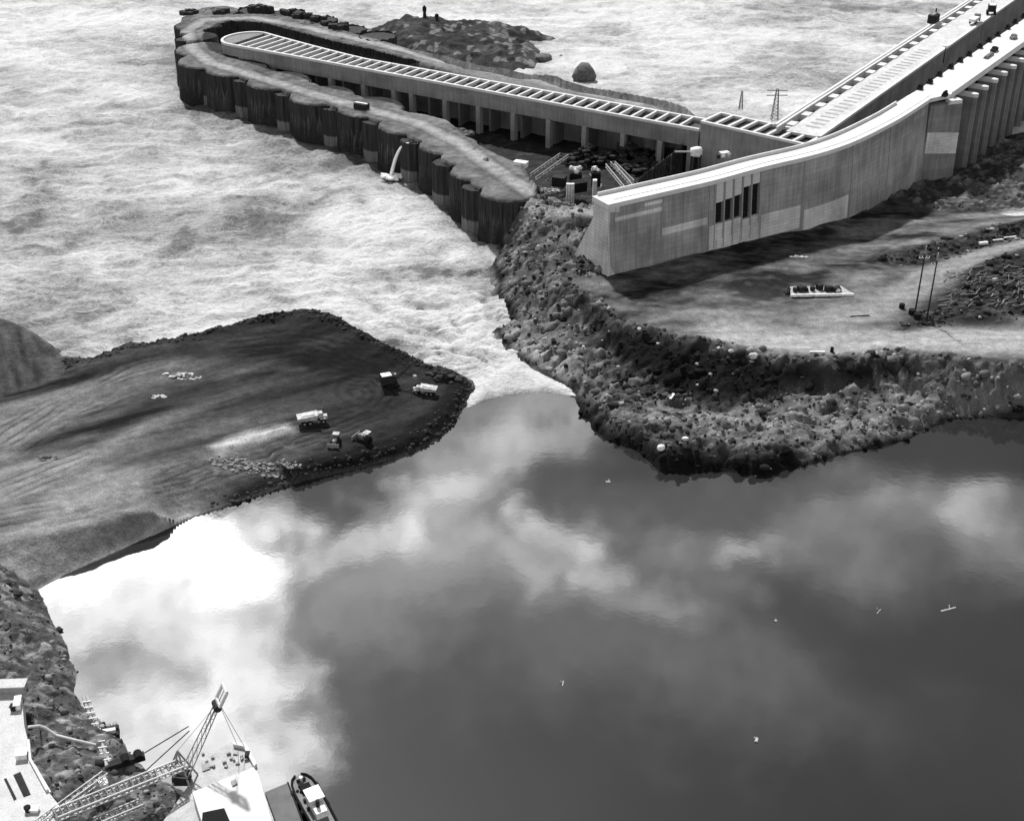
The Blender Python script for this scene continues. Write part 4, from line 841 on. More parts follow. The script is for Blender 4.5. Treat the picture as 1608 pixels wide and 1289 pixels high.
# back side: stilling-basin training block with light top, dark face, rail and baffle slots
bz = 21.5
bas = thing('training_block', 'broad pale concrete slab running beside the spillway with a shaded side wall', 'dam', (0, 0, 0))
Q0 = gp(1288, 214, bz); Q1 = gp(1592, 0, bz); qd = (Q1 - Q0).normalized(); qn = Vector((-qd.y, qd.x, 0)); qw = (gp(1236, 190, bz) - Q0).dot(qn); rzq = math.atan2(qd.y, qd.x)
def bq(s, t, z): return Vector((Q0.x + qd.x * s + qn.x * t, Q0.y + qd.y * s + qn.y * t, z))
LQ = 330
obox('side_wall', bas, bld_m, 0, LQ, 0, 2, -4, bz - .9, fn=bq, rz=rzq, uv=True)
obox('slab', bas, mat('slab_concrete', .40, .14, .12, .85, .15, stretch=(1, 1, 1), fine=.12), 0, LQ, .5, qw - 3.5, bz - 1.2, bz - .35, fn=bq, rz=rzq)
obox('slab_edge', bas, conc_top, 0, LQ, -.3, .9, bz - .9, bz, fn=bq, rz=rzq)
obox('far_wall', bas, conc_top, 0, LQ, qw - .6, qw, -4, bz + .5, fn=bq, rz=rzq)
obox('channel_floor', bas, dark_m, 0, LQ, qw - 3.5, qw - .6, bz - 4, bz - 2.5, fn=bq, rz=rzq)
obox('far_walkway', bas, conc_top, 4, LQ, qw + 1.4, qw + 2.3, bz - .5, bz, fn=bq, rz=rzq)
for i in range(26):
    s = 6 + i * 12.2; obox('channel_baffle', bas, conc_top, s, s + 4.2, qw - 3.6, qw - .5, bz - 2, bz - .1, fn=bq, rz=rzq)
for i in range(28):
    s = 8 + i * 4.2; obox('slab_stripe', bas, conc, s, s + 1.3, 3.5, qw * .55, bz - .35, bz - .3, fn=bq, rz=rzq)
# floor between training block and spillway, far below in shade
obox('channel_bed', bas, bld_m, -10, LQ, -60, 0, -5, -4, fn=bq, rz=rzq, uv=True)

# ---- small spillway furniture (all standing on the deck)
hp = [(1444.3, 140.7), (1459.8, 131.4), (1474.6, 119.7), (1492.5, 108), (1507.3, 97.6), (1521.3, 88), (1538.4, 76), (1552.4, 66), (1566.4, 57), (1582, 46), (1593.6, 37), (1606.8, 28)]
def hoist(x, y, z, rz, lab, grp):
    t = thing('gate_hoist', lab, 'hoist', (x, y, z), rz, grp); MB().box((0, 0, .45), (2.2, 1.6, .9)).build('hoist_base', dark_m, t); MB().tube((-.9, 0, 1.3), (.9, 0, 1.3), .55, n=12).build('drum', black_m, t); return t
for i, (px, py) in enumerate(hp):
    g = gp(px, py, WT); lab = 'small dark gate hoist, %s in the deck row counted from the curved wall' % ['first', 'second', 'third', 'fourth', 'fifth', 'sixth', 'seventh', 'eighth', 'ninth', 'tenth', 'eleventh', 'twelfth'][i]
    h = hoist(g.x, g.y, WT, rzp, 'dark gate hoist first in the deck row, nearest the curved wall' if i == 0 else lab, 'gate hoists along the spillway deck')
g = gp(1483.5, 151.5, WT); hoist(g.x, g.y, WT, rzp, 'lone dark hoist on the corner of the deck above the abutment block', None)
def post_lamp(px, py, z, h, label):
    g = gp(px, py, z); t = thing('lamp_post', label, 'lamp post', g); MB().tube((0, 0, 0), (0, 0, h), .25, .15).build('pole', dark_m, t); MB().box((0, 0, h + .3), (1.8, 1.2, .6)).build('lamp_head', white_m, t)
g = gp(1481, 99, 12); post_lamp(1481, 99, WT, 5.5, 'dark post with a white head in front of the shaded gap by the spillway deck')

# ================================================================ VEHICLES
def wheel(par, x, y, r, w=.5):
    o = MB().tube((0, -w / 2, 0), (0, w / 2, 0), r, n=16).build('wheel', black_m, par, loc=(x, y, r)); MB().tube((0, -w / 2 - .03, 0), (0, w / 2 + .03, 0), r * .45, n=10).build('rim', steel_m, o)
def dump_truck(px, py, z, rz, label, s=1.0, body=None):
    g = gp(px, py, z); t = thing('dump_truck', label, 'dump truck', g, rz); body = body or truck_m
    for x, ys_ in ((-2.6, 1.25), (-1.0, 1.25), (2.7, 1.2)):
        for sg in (-1, 1): wheel(t, x * s, ys_ * sg * s, .75 * s, .6 * s)
    MB().box((0, 0, 1.05 * s), (7.4 * s, 1.0 * s, .4 * s)).build('chassis', dark_m, t)
    b = MB().quad_box([(-4.1 * s, -1.2 * s, 1.5 * s), (1.0 * s, -1.2 * s, 1.3 * s), (1.0 * s, 1.2 * s, 1.3 * s), (-4.1 * s, 1.2 * s, 1.5 * s), (-4.4 * s, -1.6 * s, 2.6 * s), (1.5 * s, -1.6 * s, 3.1 * s), (1.5 * s, 1.6 * s, 3.1 * s), (-4.4 * s, 1.6 * s, 2.6 * s)]).build('dump_body', body, t)
    MB().quad_box([(-3.6 * s, -1.25 * s, 2.55 * s), (.9 * s, -1.25 * s, 2.8 * s), (.9 * s, 1.25 * s, 2.8 * s), (-3.6 * s, 1.25 * s, 2.55 * s), (-3.0 * s, -.8 * s, 3.0 * s), (.3 * s, -.8 * s, 3.3 * s), (.3 * s, .8 * s, 3.3 * s), (-3.0 * s, .8 * s, 3.0 * s)]).build('load', rockl_m if body is truck_m else dkr, b)
    MB().box((2.2 * s, .35 * s, 2.2 * s), (1.3 * s, 1.8 * s, 1.6 * s), 0, (.9, .9)).build('cab', body, t, bevel=.05); MB().box((2.86 * s, .35 * s, 2.5 * s), (.06, 1.4 * s, .6 * s)).build('windscreen', black_m, t)
    MB().box((3.4 * s, 0, 1.6 * s), (1.3 * s, 1.6 * s, 1.0 * s), 0, (.95, .9)).build('hood', body, t, bevel=.05)
    for sg in (-1, 1): MB().box((2.7 * s, 1.25 * s * sg, 1.65 * s), (1.5 * s, .5 * s, .12 * s)).build('fender', body, t)
    return t
def dozer(px, py, z, rz, label, s=1.0, paint=None):
    g = gp(px, py, z); t = thing('bulldozer', label, 'bulldozer', g, rz); paint = paint or steel_m
    for sg in (-1, 1): MB().box((0, 1.0 * sg * s, .5 * s), (3.6 * s, .55 * s, 1.0 * s), 0, (.72, 1)).build('track', black_m, t, bevel=.1)
    MB().box((.6 * s, 0, 1.25 * s), (2.0 * s, 1.0 * s, .9 * s)).build('hood', paint, t, bevel=.06); MB().box((-.9 * s, 0, 1.2 * s), (1.3 * s, 1.5 * s, .7 * s)).build('seat_deck', dark_m, t)
    r = MB()
    for a in (-1, 1):
        for b in (-1.4, -.4): r.tube((b * s, a * .7 * s, 1.5 * s), (b * s, a * .7 * s, 2.6 * s), .06 * s)
    r.build('canopy_posts', dark_m, t); MB().box((-.9 * s, 0, 2.66 * s), (1.6 * s, 1.8 * s, .12 * s)).build('canopy', truck_m, t)
    MB().quad_box([(2.3 * s, -1.7 * s, .1 * s), (2.6 * s, -1.7 * s, .1 * s), (2.6 * s, 1.7 * s, .1 * s), (2.3 * s, 1.7 * s, .1 * s), (2.4 * s, -1.7 * s, 1.25 * s), (2.55 * s, -1.7 * s, 1.25 * s), (2.55 * s, 1.7 * s, 1.25 * s), (2.4 * s, 1.7 * s, 1.25 * s)]).build('blade', steel_m, t)
    for sg in (-1, 1): MB().tube((.3 * s, 1.35 * sg * s, .5 * s), (2.4 * s, 1.35 * sg * s, .5 * s), .12 * s).build('push_arm', dark_m, t)
    MB().tube((1.0 * s, .2 * s, 1.6 * s), (1.0 * s, .2 * s, 2.3 * s), .08 * s).build('exhaust', black_m, t)
    return t
def shovel(px, py, z, rz, label, s=1.0):
    g = gp(px, py, z); t = thing('power_shovel', label, 'excavator', g, rz)
    for sg in (-1, 1): MB().box((0, 1.5 * sg * s, .6 * s), (4.8 * s, .9 * s, 1.2 * s), 0, (.8, 1)).build('track', black_m, t, bevel=.1)
    MB().tube((0, 0, .9 * s), (0, 0, 1.5 * s), 1.2 * s, n=16).build('turntable', dark_m, t)
    h = MB().box((-1.2 * s, 0, 2.9 * s), (4.6 * s, 3.2 * s, 2.8 * s), 0, (.95, .92)).build('house', dark_m, t, bevel=.08); MB().box((-1.6 * s, 0, 4.36 * s), (3.2 * s, 2.4 * s, .15 * s)).build('roof_panel', white_m, h)
    MB().box((1.3 * s, 1.1 * s, 2.6 * s), (1.2 * s, 1.1 * s, 2.0 * s)).build('cab', steel_m, t)
    b = MB(); [b.tube((1.0 * s, a * .5 * s, 1.8 * s), (6.8 * s, a * .25 * s, 6.6 * s), .18 * s) for a in (-1, 1)]; b.build('boom', dark_m, t)
    MB().tube((3.2 * s, 0, 4.6 * s), (7.2 * s, 0, 2.2 * s), .2 * s).build('dipper_stick', dark_m, t); MB().box((7.6 * s, 0, 1.6 * s), (1.5 * s, 1.4 * s, 1.5 * s), 0, (.85, .9)).build('bucket', steel_m, t, bevel=.08)
    MB().tube((6.7 * s, 0, 6.6 * s), (-2.0 * s, 0, 4.6 * s), .05).build('cable', dark_m, t); return t
dump_truck(492, 664, emb_h(*gp(492, 664, 3.6)[:2]), R(16), 'long white dump truck loaded with pale rock, standing mid embankment beside the pale strip', .8)
dozer(527, 696, emb_h(*gp(527, 696, 3)[:2]), R(-100), 'small bulldozer nearest the water edge, left of the other small one', .8)
dozer(572, 692, emb_h(*gp(572, 692, 3)[:2]), R(150), 'small dark bulldozer right of the first, close to the near edge of the embankment', .9)
shovel(615, 606, emb_h(*gp(615, 606, 3.3)[:2]), R(20), 'dark power shovel digging at the far edge near the embankment tip', .75)
dump_truck(667, 618, emb_h(*gp(667, 618, 3)[:2]), R(170), 'pale dump truck at the very tip of the embankment beside the power shovel', .68)
# pale rock pile and other heaps on the embankment
def heap(px, py, z, rx, ry, h, label, m, n=40, seed=1, name='rock_pile', hf=None, big=.6):
    g = gp(px, py, z); rnd = random.Random(seed); mb = MB()
    for i in range(n):
        a = rnd.uniform(0, 6.28); q = rnd.random() ** .6; x, y = rx * q * math.cos(a), ry * q * math.sin(a); zz = (hf(g.x + x, g.y + y) - z) if hf else 0
        s_ = rnd.uniform(.4, 1) * big; mb.lump((x, y, zz + h * (1 - q) * rnd.random()), (s_ * rnd.uniform(.8, 1.8), s_, s_ * .7), seed * 100 + i, 1)
    return tag(mb.build(name, m, loc=g), label, 'rock pile')
heap(285, 588, 6, 4.5, 1.8, .8, 'small pile of bright pale rock on the upper left of the embankment', rockl_m, 34, 2, hf=emb_h, big=.5)
heap(247, 622, 6, 2.0, .8, .3, 'little scatter of pale rock left of the bright pile', rockl_m, 14, 3, hf=emb_h, big=.4)
heap(75, 720, 6, 2.5, 1.0, .4, 'scatter of grey rocks beside the dark track at the far left', rock_m, 16, 4, hf=emb_h, big=.5)
heap(400, 722, 4, 10, 2.4, .5, 'long windrow of broken grey stones in front of the pale strip', mat('mid_rock', .2, .4, 1, .95, .5), 170, 5, hf=emb_h, big=.42)['kind'] = 'stuff'
heap(700, 590, 3, 5, 2.2, 1.2, 'jagged heap of dark rock at the embankment tip', dkr, 40, 6, hf=emb_h, big=.8)

# ================================================================ RIGHT YARD
lz = lambda px, py, z=9.5: land_h(*gp(px, py, z)[:2])
# equipment skid
g = gp(1288, 462, 9.6); t = thing('equipment_platform', 'pale timber platform loaded with dark machinery in the dirt yard before the dam wall', 'platform', (g.x, g.y, lz(1288, 462)), R(2))
MB().quad_box([(-8, -1.2, .5), (8.5, -1.4, .5), (6.5, 4.0, .5), (-7, 4.2, .5), (-8, -1.2, .85), (8.5, -1.4, .85), (6.5, 4.0, .85), (-7, 4.2, .85)]).build('deck_boards', wood_m, t)
MB().box((.2, -1.25, .75), (16.4, .4, .7)).build('edge_beam', white_m, t); q = MB(); [q.box((x, 1, .25), (.4, 5, .5)) for x in (-6, -2, 2, 6)]; q.build('skids', dark_m, t)
q = MB(); rnd = random.Random(4)
for x in (-6.5, -5, -1.8, .2, 2.0, 4.0): q.box((x, rnd.uniform(.3, 2.2), 1.5), (rnd.uniform(.8, 1.6), rnd.uniform(.7, 1.6), rnd.uniform(.9, 1.8)), rnd.uniform(0, 2))
q.build('machinery', dark_m, t); q = MB(); [q.tube((x, .6, 1.3), (x, 2.0, 1.3), .65, n=14) for x in (-3.6, 3.2, 5.0)]; q.build('drums', black_m, t); MB().lump((4.4, .2, 1.4), (.8, .7, .6), 3).build('tarpaulin_bundle', white_m, t)
q = MB(); [q.lump((rnd.uniform(-9.5, -7.5), rnd.uniform(0, 3), .5), (.7, .6, .6), i, 1) for i in range(6)]; o = q.build('scrap_heap', dkr, loc=(g.x, g.y, lz(1288, 462))); tag(o, 'dark scrap heap touching the left end of the timber platform', 'scrap')
def pole(px, py, h, label):
    g = gp(px, py, 9.5); z = land_h(g.x, g.y); t = thing('utility_pole', label, 'utility pole', (g.x, g.y, z)); MB().tube((0, 0, -.5), (0, 0, h), .24, .16).build('shaft', dark_m, t)
    c = MB().box((0, 0, h - 1.2), (2.8, .22, .22)).build('crossarm', wood_m, t); q = MB(); [q.tube((x, 0, h - 1.1), (x, 0, h - .7), .1) for x in (-1.2, -.5, .5, 1.2)]; q.build('insulators', white_m, c)
    MB().tube((0, 0, h), (0, 0, h + 2.0), .22, .16).build('pole_top', wood_m, t); return t
pole(1437, 490, 16, 'left one of two tall utility poles by the junction of the dirt roads')
pole(1455, 503, 16.5, 'right one of two tall utility poles by the junction of the dirt roads')
def drum(px, py, label, r=.7):
    g = gp(px, py, 9.5); t = MB().tube((0, 0, 0), (0, 0, 1.3), r, n=16).build('steel_drum', black_m, loc=(g.x, g.y, land_h(g.x, g.y) - .05), bevel=.05); tag(t, label, 'drum'); MB().tube((0, 0, .4), (0, 0, .5), r + .05, n=16).build('hoop', dark_m, t)
drum(1416, 483, 'lone black drum on the pale dirt left of the utility poles')
drum(1432, 492, 'black drum at the foot of the left utility pole', .9); drum(1440, 499, 'black drum between the feet of the two poles', .9)
heap(1452, 508, 9.5, 3, 1.2, .6, 'dark brush heap at the foot of the right utility pole', dkr, 22, 9, hf=land_h, big=.6)
def plank(px, py, L_, rz, label, z=9.5, m=None, w=.5, h=.35):
    g = gp(px, py, z); o = MB().box((0, 0, h / 2), (L_, w, h)).build('timber', m or white_m, loc=(g.x, g.y, land_h(g.x, g.y) + .02), bevel=.04); o.rotation_euler.z = rz; tag(o, label, 'timber')
plank(1283, 555, 3.6, 0, 'white timber lying at the lip of the plateau above the dark cliff')
plank(1055, 626, 2.6, R(65), 'short white timber lying on dark rock below the cliff', 3, w=.6)
plank(1350, 497, 5.0, R(8), 'thin dark timber lying in the middle of the dirt yard', 9.5, dark_m, .25, .2)
for a in [(1545, 378, 2.6, R(14), 'white crate at the left end of the pipe row on the right berm', .9), (1567, 373, 3.0, R(16), 'pale pipe length in the middle of the row on the right berm', .4), (1587, 368, 4.0, R(16), 'pale pipe length at the right end of the row on the berm', .4)]: plank(a[0], a[1], a[2], a[3], a[4], 11, None, a[5], a[5] * .8)
drum(1306, 553, 'small black drum beside the white timber at the plateau lip', .4)
heap(1253, 405, 9, 2.6, 1.0, .6, 'pale rock pile near the foot of the curved dam wall', rockl_m, 16, 11, hf=land_h, big=.5)
boulder('white_rock', 1038, 704, .9, .8, .7, 'bright white rock on the dark outcrop above the calm water', white_m, 3.8, 12)
boulder('white_rock', 1076, 690, .8, .6, .5, 'smaller white rock right of the brightest one on the outcrop', white_m, 3.6, 13)
for i, (px, py, s_) in enumerate([(1005, 520, 1.6), (1093, 533, 1.2), (1130, 548, 1.3), (1183, 560, 1.6), (1148, 552, 1.0)]):
    boulder('pale_boulder', px, py, s_ * .7, s_ * .5, s_ * .5, ['pale boulder at the left end of the plateau lip', 'small pale boulder on the lip right of the leftmost one', 'pale boulder midway along the plateau lip', 'largest pale boulder at the right end of the lip row', 'tiny pale boulder left of the largest lip boulder'][i], rockl_m, 9.2, 20 + i)
# driftwood and cut brush on the right berm
mb = MB(); rnd = random.Random(8)
for i in range(150):
    g = gp(rnd.uniform(1480, 1620), rnd.uniform(428, 480), 10.2); a = rnd.uniform(-.3, 1.3); l_ = rnd.uniform(.4, 1.2) ** 2 * 3; z = land_h(g.x, g.y) + .2
    mb.tube((g.x - math.cos(a) * l_ / 2, g.y - math.sin(a) * l_ / 2, z), (g.x + math.cos(a) * l_ / 2, g.y + math.sin(a) * l_ / 2, z + rnd.uniform(0, .5)), rnd.uniform(.05, .17), n=5)
tag(mb.build('driftwood', mat('driftwood', .15, .6, .5, .9, .2)), 'tangle of pale logs and cut brush covering the berm at the right edge', 'driftwood', None, 'stuff')

# ================================================================ THINGS ON AND IN THE COFFERDAM
g = gp(568, 172, CT); t = thing('water_tank', 'dark box tank with white ends on the near gravel edge of the cofferdam', 'tank', (g.x, g.y, CT), R(-30))
MB().box((0, 0, 1.1), (5, 3, 2.2)).build('tank_body', dark_m, t, bevel=.1); MB().box((0, 0, 2.3), (5.2, .8, .25)).build('rim', white_m, t); MB().box((-3.2, .5, .6), (1.0, 1.0, 1.2)).build('valve_box', white_m, t)
# discharge pipe with two jets and the splash
jp = Vector((-32.8, 421.4, 11.8))
t = thing('discharge_pipe', 'short steel pump pipe poking through the cells and pouring water into the river', 'pipe', jp)
for dx in (-.9, .9): MB().tube((dx, 12, .3), (dx, 0, 0), .4, n=12).build('pipe', dark_m, t)
jm = mat('falling_water', .85, .1, 2, .5, .3, stretch=(1, 1, .2))
for dx, ex in ((-1.7, 624), (1.4, 637)):
    js = MB(); st_ = []; E_ = Vector(((-41.5 if dx < 0 else -37.0), 424.6, RL)) - jp
    for i in range(11):
        u = i / 10; st_.append(Vector((dx + (E_.x - dx) * u ** .9, E_.y * u, E_.z * u ** 2)))
    for i in range(10): js.tube(st_[i], st_[i + 1], 0.28 + .04 * i, .28 + .04 * (i + 1), n=10, cap=False)
    o = js.build('water_jet', jm, loc=jp, smooth=True); tag(o, 'left jet of white water falling from the cofferdam into the river' if dx < 0 else 'right jet of white water falling from the cofferdam into the river', 'water jet', 'jets pouring from the cofferdam')
mb = MB(); rnd = random.Random(3); sx_ = Vector((-39.0, 424.0, RL))
for i in range(70): mb.lump((sx_.x + rnd.gauss(0, 2.6), sx_.y + rnd.gauss(0, 1.1), RL + .5 + rnd.random() * .7), (rnd.uniform(.5, 1.2), rnd.uniform(.4, .8), rnd.uniform(.2, .7)), i, 1)
tag(mb.build('splash', jm), 'white splash where the falling jets hit the river', 'splash', None, 'stuff')
# stair-like gangways down into the pit and scaffolding
def truss(name, p, q, w, h, m, label, cat, n=10, r=.14, par=None, loc=True):
    p, q = Vector(p), Vector(q); d = (q - p); L_ = d.length; t = thing(name, label, cat, p); up = Vector((0, 0, 1)); sd_v = d.cross(up).normalized() * (w / 2); a = MB(); b = MB()
    for s_ in (-1, 1):
        for z in (0, h): a.tube(sd_v * s_ + up * z, d + sd_v * s_ + up * z, r)
    for i in range(n + 1):
        c = d * (i / n); e = d * (min(i + 1, n) / n)
        for s_ in (-1, 1):
            b.tube(c + sd_v * s_, c + sd_v * s_ + up * h, r * .7, n=5)
            if i < n: b.tube(c + sd_v * s_ + up * (h if i % 2 else 0), e + sd_v * s_ + up * (0 if i % 2 else h), r * .6, n=5)
        b.tube(c + sd_v, c - sd_v, r * .7, n=5); b.tube(c + sd_v + up * h, c - sd_v + up * h, r * .6, n=5)
    a.build('chords', m, t); b.build('lacing', steel_m, t); return t
truss('gangway', gp(833, 283, 10), gp(886, 246, 9), 3.0, .9, wood_m, 'sloping timber gangway leading down into the pit at the left of the white bundles', 'gangway', 10, .16)
truss('gangway', gp(992, 303, 24), gp(958, 262, 22), 2.6, .9, wood_m, 'timber gangway dropping from the near end of the dam wall', 'gangway', 9, .16)
truss('gangway', gp(962, 258, 20), gp(992, 288, 20), 1.4, .8, wood_m, 'short timber gangway behind the one at the wall end', 'gangway', 6, .14)
rnd = random.Random(12)
def crate(px, py, z, d, rz, label, m, name='crate', cat='crate'):
    g = gp(px, py, z); t = thing(name, label, cat, g, rz); MB().box((0, 0, d[2] / 2), d).build('body', m, t, bevel=.05); MB().box((0, 0, d[2] + .08), (d[0] + .2, d[1] + .2, .16)).build('lid', m, t)
crate(818, 262, 12.6, (4.2, 2.2, 1.6), R(-25), 'white box beside the gravel road at the lip of the pit', white_m)
def bundle(px, py, z, d, label, seed):
    g = gp(px, py, z); t = thing('tarpaulin_bundle', label, 'bundle', g); q = MB(); rnd = random.Random(seed)
    for i in range(7): q.lump((rnd.uniform(-d, d), rnd.uniform(-.6, .6), d * .5 + rnd.uniform(-.5, .9)), (d * .55, d * .4, d * .5), seed + i, 2)
    q.build('tarpaulin', white_m, t, smooth=True); MB().box((0, 0, -2.2), (d * 2.6, 3.4, 4.6)).build('dark_staging', black_m, t)
bundle(904, 272, 10, 1.5, 'white tarpaulin bundle on dark staging right of the sloping gangway', 5)
bundle(936, 270, 10, 1.1, 'smaller white tarpaulin bundle on dark staging left of the wall end', 25)
crate(908, 300, 7, (4.6, 3.4, 3.0), R(24), 'big black form box in the near corner of the pit', black_m, 'form_box', 'box'); crate(878, 292, 8, (4, 3, 3), R(-20), 'dark form box left of the big black one', dark_m, 'form_box', 'box')
def form(px, py, z, w_, d_, h, label, m):
    g = gp(px, py, z); t = thing('formwork_panel', label, 'formwork', g); MB().box((0, 0, h / 2), (w_, d_, h)).build('panel', m, t); q = MB(); [q.box((x * w_ / 3, -d_ / 2 - .12, h / 2), (.15, .2, h)) for x in (-1, 0, 1)]; q.build('braces', wood_m, t)
form(895, 318, 9, 2.4, 1.0, 6.0, 'tall white formwork panel standing in the pit below the white bundle', white_m); form(933, 322, 9, 1.2, 1.4, 8, 'narrow white formwork column against the flared wall end', white_m)
for i, (px, py, z, r, h, lab) in enumerate([(853, 305, 11, 1.8, 1.5, 'dark scrap pile with pale bits beside the road at the near pit corner'), (985, 245, 4, 7, 6, 'dark heap of rock and forms in front of the fourth opening from the right'), (925, 248, 3, 7, 5, 'dark heap of forms on the pit floor beneath the roof'), (720, 210, 11, 3, 2, 'rubble pile spilling from the gravel road beside the columns'), (1010, 262, 3, 5, 3, 'low dark heap between columns near the dam wall')]):
    heap(px, py, z, r * 1.6, r, h, lab, [rock_m, dkr, dkr, rock_m, dkr][i], 90, 30 + i, 'debris_heap', None, 1.2 if i else .6)
heap(860, 300, 11.5, 3.8, 2.0, 1.2, 'pale scrap and forms piled at the near corner of the pit', mat('mid_rock2', .3, .5, 1), 34, 41, 'debris_heap', None, .45)
# round tank rings and the white hopper between columns near the dam
def ring_tank(px, py, z, r, h, label):
    g = gp(px, py, z); t = thing('round_tank', label, 'tank', g); MB().tube((0, 0, 0), (0, 0, h), r, n=24).build('tank_body', steel_m, t)
    q = MB()
    for i in range(24): a, b = 2 * math.pi * i / 24, 2 * math.pi * (i + 1) / 24; q.tube((r * math.cos(a), r * math.sin(a), h), (r * math.cos(b), r * math.sin(b), h), .3, n=6)
    q.build('rim', conc_top, t); MB().tube((0, 0, h + .02), (0, 0, h + .06), r - .3, n=24).build('tank_top', black_m, t)
ring_tank(1022, 232, 5, 3.0, 6, 'round tank with a pale rim standing under the roof between the last columns')
g = gp(1093, 246, 13); t = thing('hopper', 'white rounded hopper on legs at the roof end beside the dam walkway', 'hopper', g); MB().lump((0, 0, 1.6), (2.3, 1.8, 1.7), 5, 2).build('drum', white_m, t, smooth=True); q = MB(); [q.tube((x, y, -8), (x, y, 1), .2) for x in (-1.4, 1.4) for y in (-1, 1)]; q.build('legs', dark_m, t); MB().box((-4.5, 0, 1.6), (5, .5, .4)).build('chute', wood_m, t)
# things on the wall walkway
crate(1137, 246, WT, (2.4, 1.4, 1.2), R(20), 'white crate on the walkway behind the slotted bay', white_m); crate(1128, 249, WT, (1.0, 1.0, 1.0), 0, 'small dark crate left of the white one on the walkway', dark_m); crate(1143, 247, WT, (1.2, 1.0, .9), R(50), 'pale crate right of the white one on the walkway', conc)
# equipment on the training block and deck
g = gp(1465, 36, bz); t = thing('winch_house', 'dark winch house on the far edge of the long pale slab', 'hut', g, rzq); MB().box((0, 0, 1.7), (5, 3.6, 3.4)).build('hut', dark_m, t, bevel=.1); MB().box((0, 0, 3.6), (5.6, 1.6, .5)).build('roof_vent', steel_m, t); MB().tube((2, 0, 3.4), (2, 0, 5.5), .3).build('stack', dark_m, t)
g = gp(1530, 36, bz); t = thing('flatbed_truck', 'white flatbed truck parked along the near edge of the long slab', 'truck', g, rzq); MB().box((-1, 0, 1.6), (6.5, 2.6, 1.2)).build('bed', white_m, t); MB().box((3.4, 0, 1.9), (2.0, 2.4, 2.2), 0, (.85, .9)).build('cab', steel_m, t)
for x in (-3, -1.5, 3.3):
    for y in (-1.1, 1.1): wheel(t, x, y, .55, .4)
g = gp(1556, 22, bz); t = thing('crawler_crane', 'dark crawler crane with pale boom further up the long slab', 'crane', g, rzq + .3)
for sg in (-1, 1): MB().box((0, 1.5 * sg, .6), (5, .9, 1.2), 0, (.8, 1)).build('track', black_m, t)
MB().box((-.6, 0, 2.6), (5, 3.2, 2.6)).build('house', dark_m, t, bevel=.1); MB().box((-.6, 0, 4.0), (4, 2.4, .3)).build('roof_panel', white_m, t); q = MB(); [q.tube((1.5, a * .6, 2), (9, a * .2, 9), .2) for a in (-1, 1)]; q.build('boom', conc_top, t)
g = gp(1552, 90, WT); t = thing('pipe_stack', 'dark bundle of pipes lying along the bright spillway deck', 'pipes', g, rzp); q = MB(); [q.tube((-3.2, y, .3 + z), (3.2, y, .3 + z), .28, n=8) for y, z in ((-.6, 0), (0, 0), (.6, 0), (-.3, .5), (.3, .5))]; q.build('pipes', steel_m, t); MB().box((3.6, 0, .3), (.6, 1.6, .6)).build('end_block', dark_m, t)
def car(px, py, z, rz, label, m):
    g = gp(px, py, z); t = thing('parked_car', label, 'car', g, rz); MB().box((0, 0, .75), (4.4, 1.8, .8)).build('body', m, t, bevel=.12); MB().box((-.2, 0, 1.45), (2.3, 1.6, .65), 0, (.75, .85)).build('cabin', m, t, bevel=.08)
    for x in (-1.4, 1.4):
        for y in (-.85, .85): wheel(t, x, y, .35, .2)
car(1561, 81, WT, rzp, 'small dark car on the deck just beyond the pipe bundle', dark_m); car(1591, 61, WT, rzp, 'grey car on the deck farthest up towards the right edge', steel_m)
# survey masts on the island and transmission masts beyond the roof
def mast(px, py, z, h, w_, label, m=None, cross=True):
    g = gp(px, py, z); t = thing('lattice_mast', label, 'mast', g); a = MB(); b = MB(); m = m or steel_m
    C4 = [(-w_, -w_), (w_, -w_), (w_, w_), (-w_, w_)]
    for x, y in C4: a.tube((x, y, 0), (x * .3, y * .3, h), .13, n=5)
    n = 9
    for i in range(n):
        z0, z1 = h * i / n, h * (i + 1) / n; k0, k1 = 1 - .7 * i / n, 1 - .7 * (i + 1) / n
        for j in range(4): p, q = C4[j], C4[(j + 1) % 4]; b.tube((p[0] * k0, p[1] * k0, z0), (q[0] * k1, q[1] * k1, z1), .07, n=4)
    a.build('mast_legs', m, t); b.build('bracing', m, t)
    if cross: q = MB(); [q.box((0, 0, z_), (7, .3, .3)) for z_ in (h * .8, h * .95)]; q.build('crossarms', m, t)
mast(1216, 190, 16, 11, 1.1, 'faint grey lattice transmission mast rising behind the dam end gallery')
mast(1163, 172, 16, 6.5, .6, 'short thin mast left of the lattice one behind the gallery roof', cross=False)
def beacon(px, py, h, label):
    g = gp(px, py, 7); z = isl_h(g.x, g.y); t = thing('beacon', label, 'beacon', (g.x, g.y, z)); MB().tube((0, 0, -.3), (0, 0, h), .9, .5, 8).build('post', dark_m, t); MB().box((0, 0, h * .7), (1.8, 1.0, h * .35)).build('board', black_m, t)
beacon(667, 30, 5.5, 'dark marker beacon on the highest part of the island'); beacon(686, 32, 2.6, 'short dark marker post right of the island beacon')

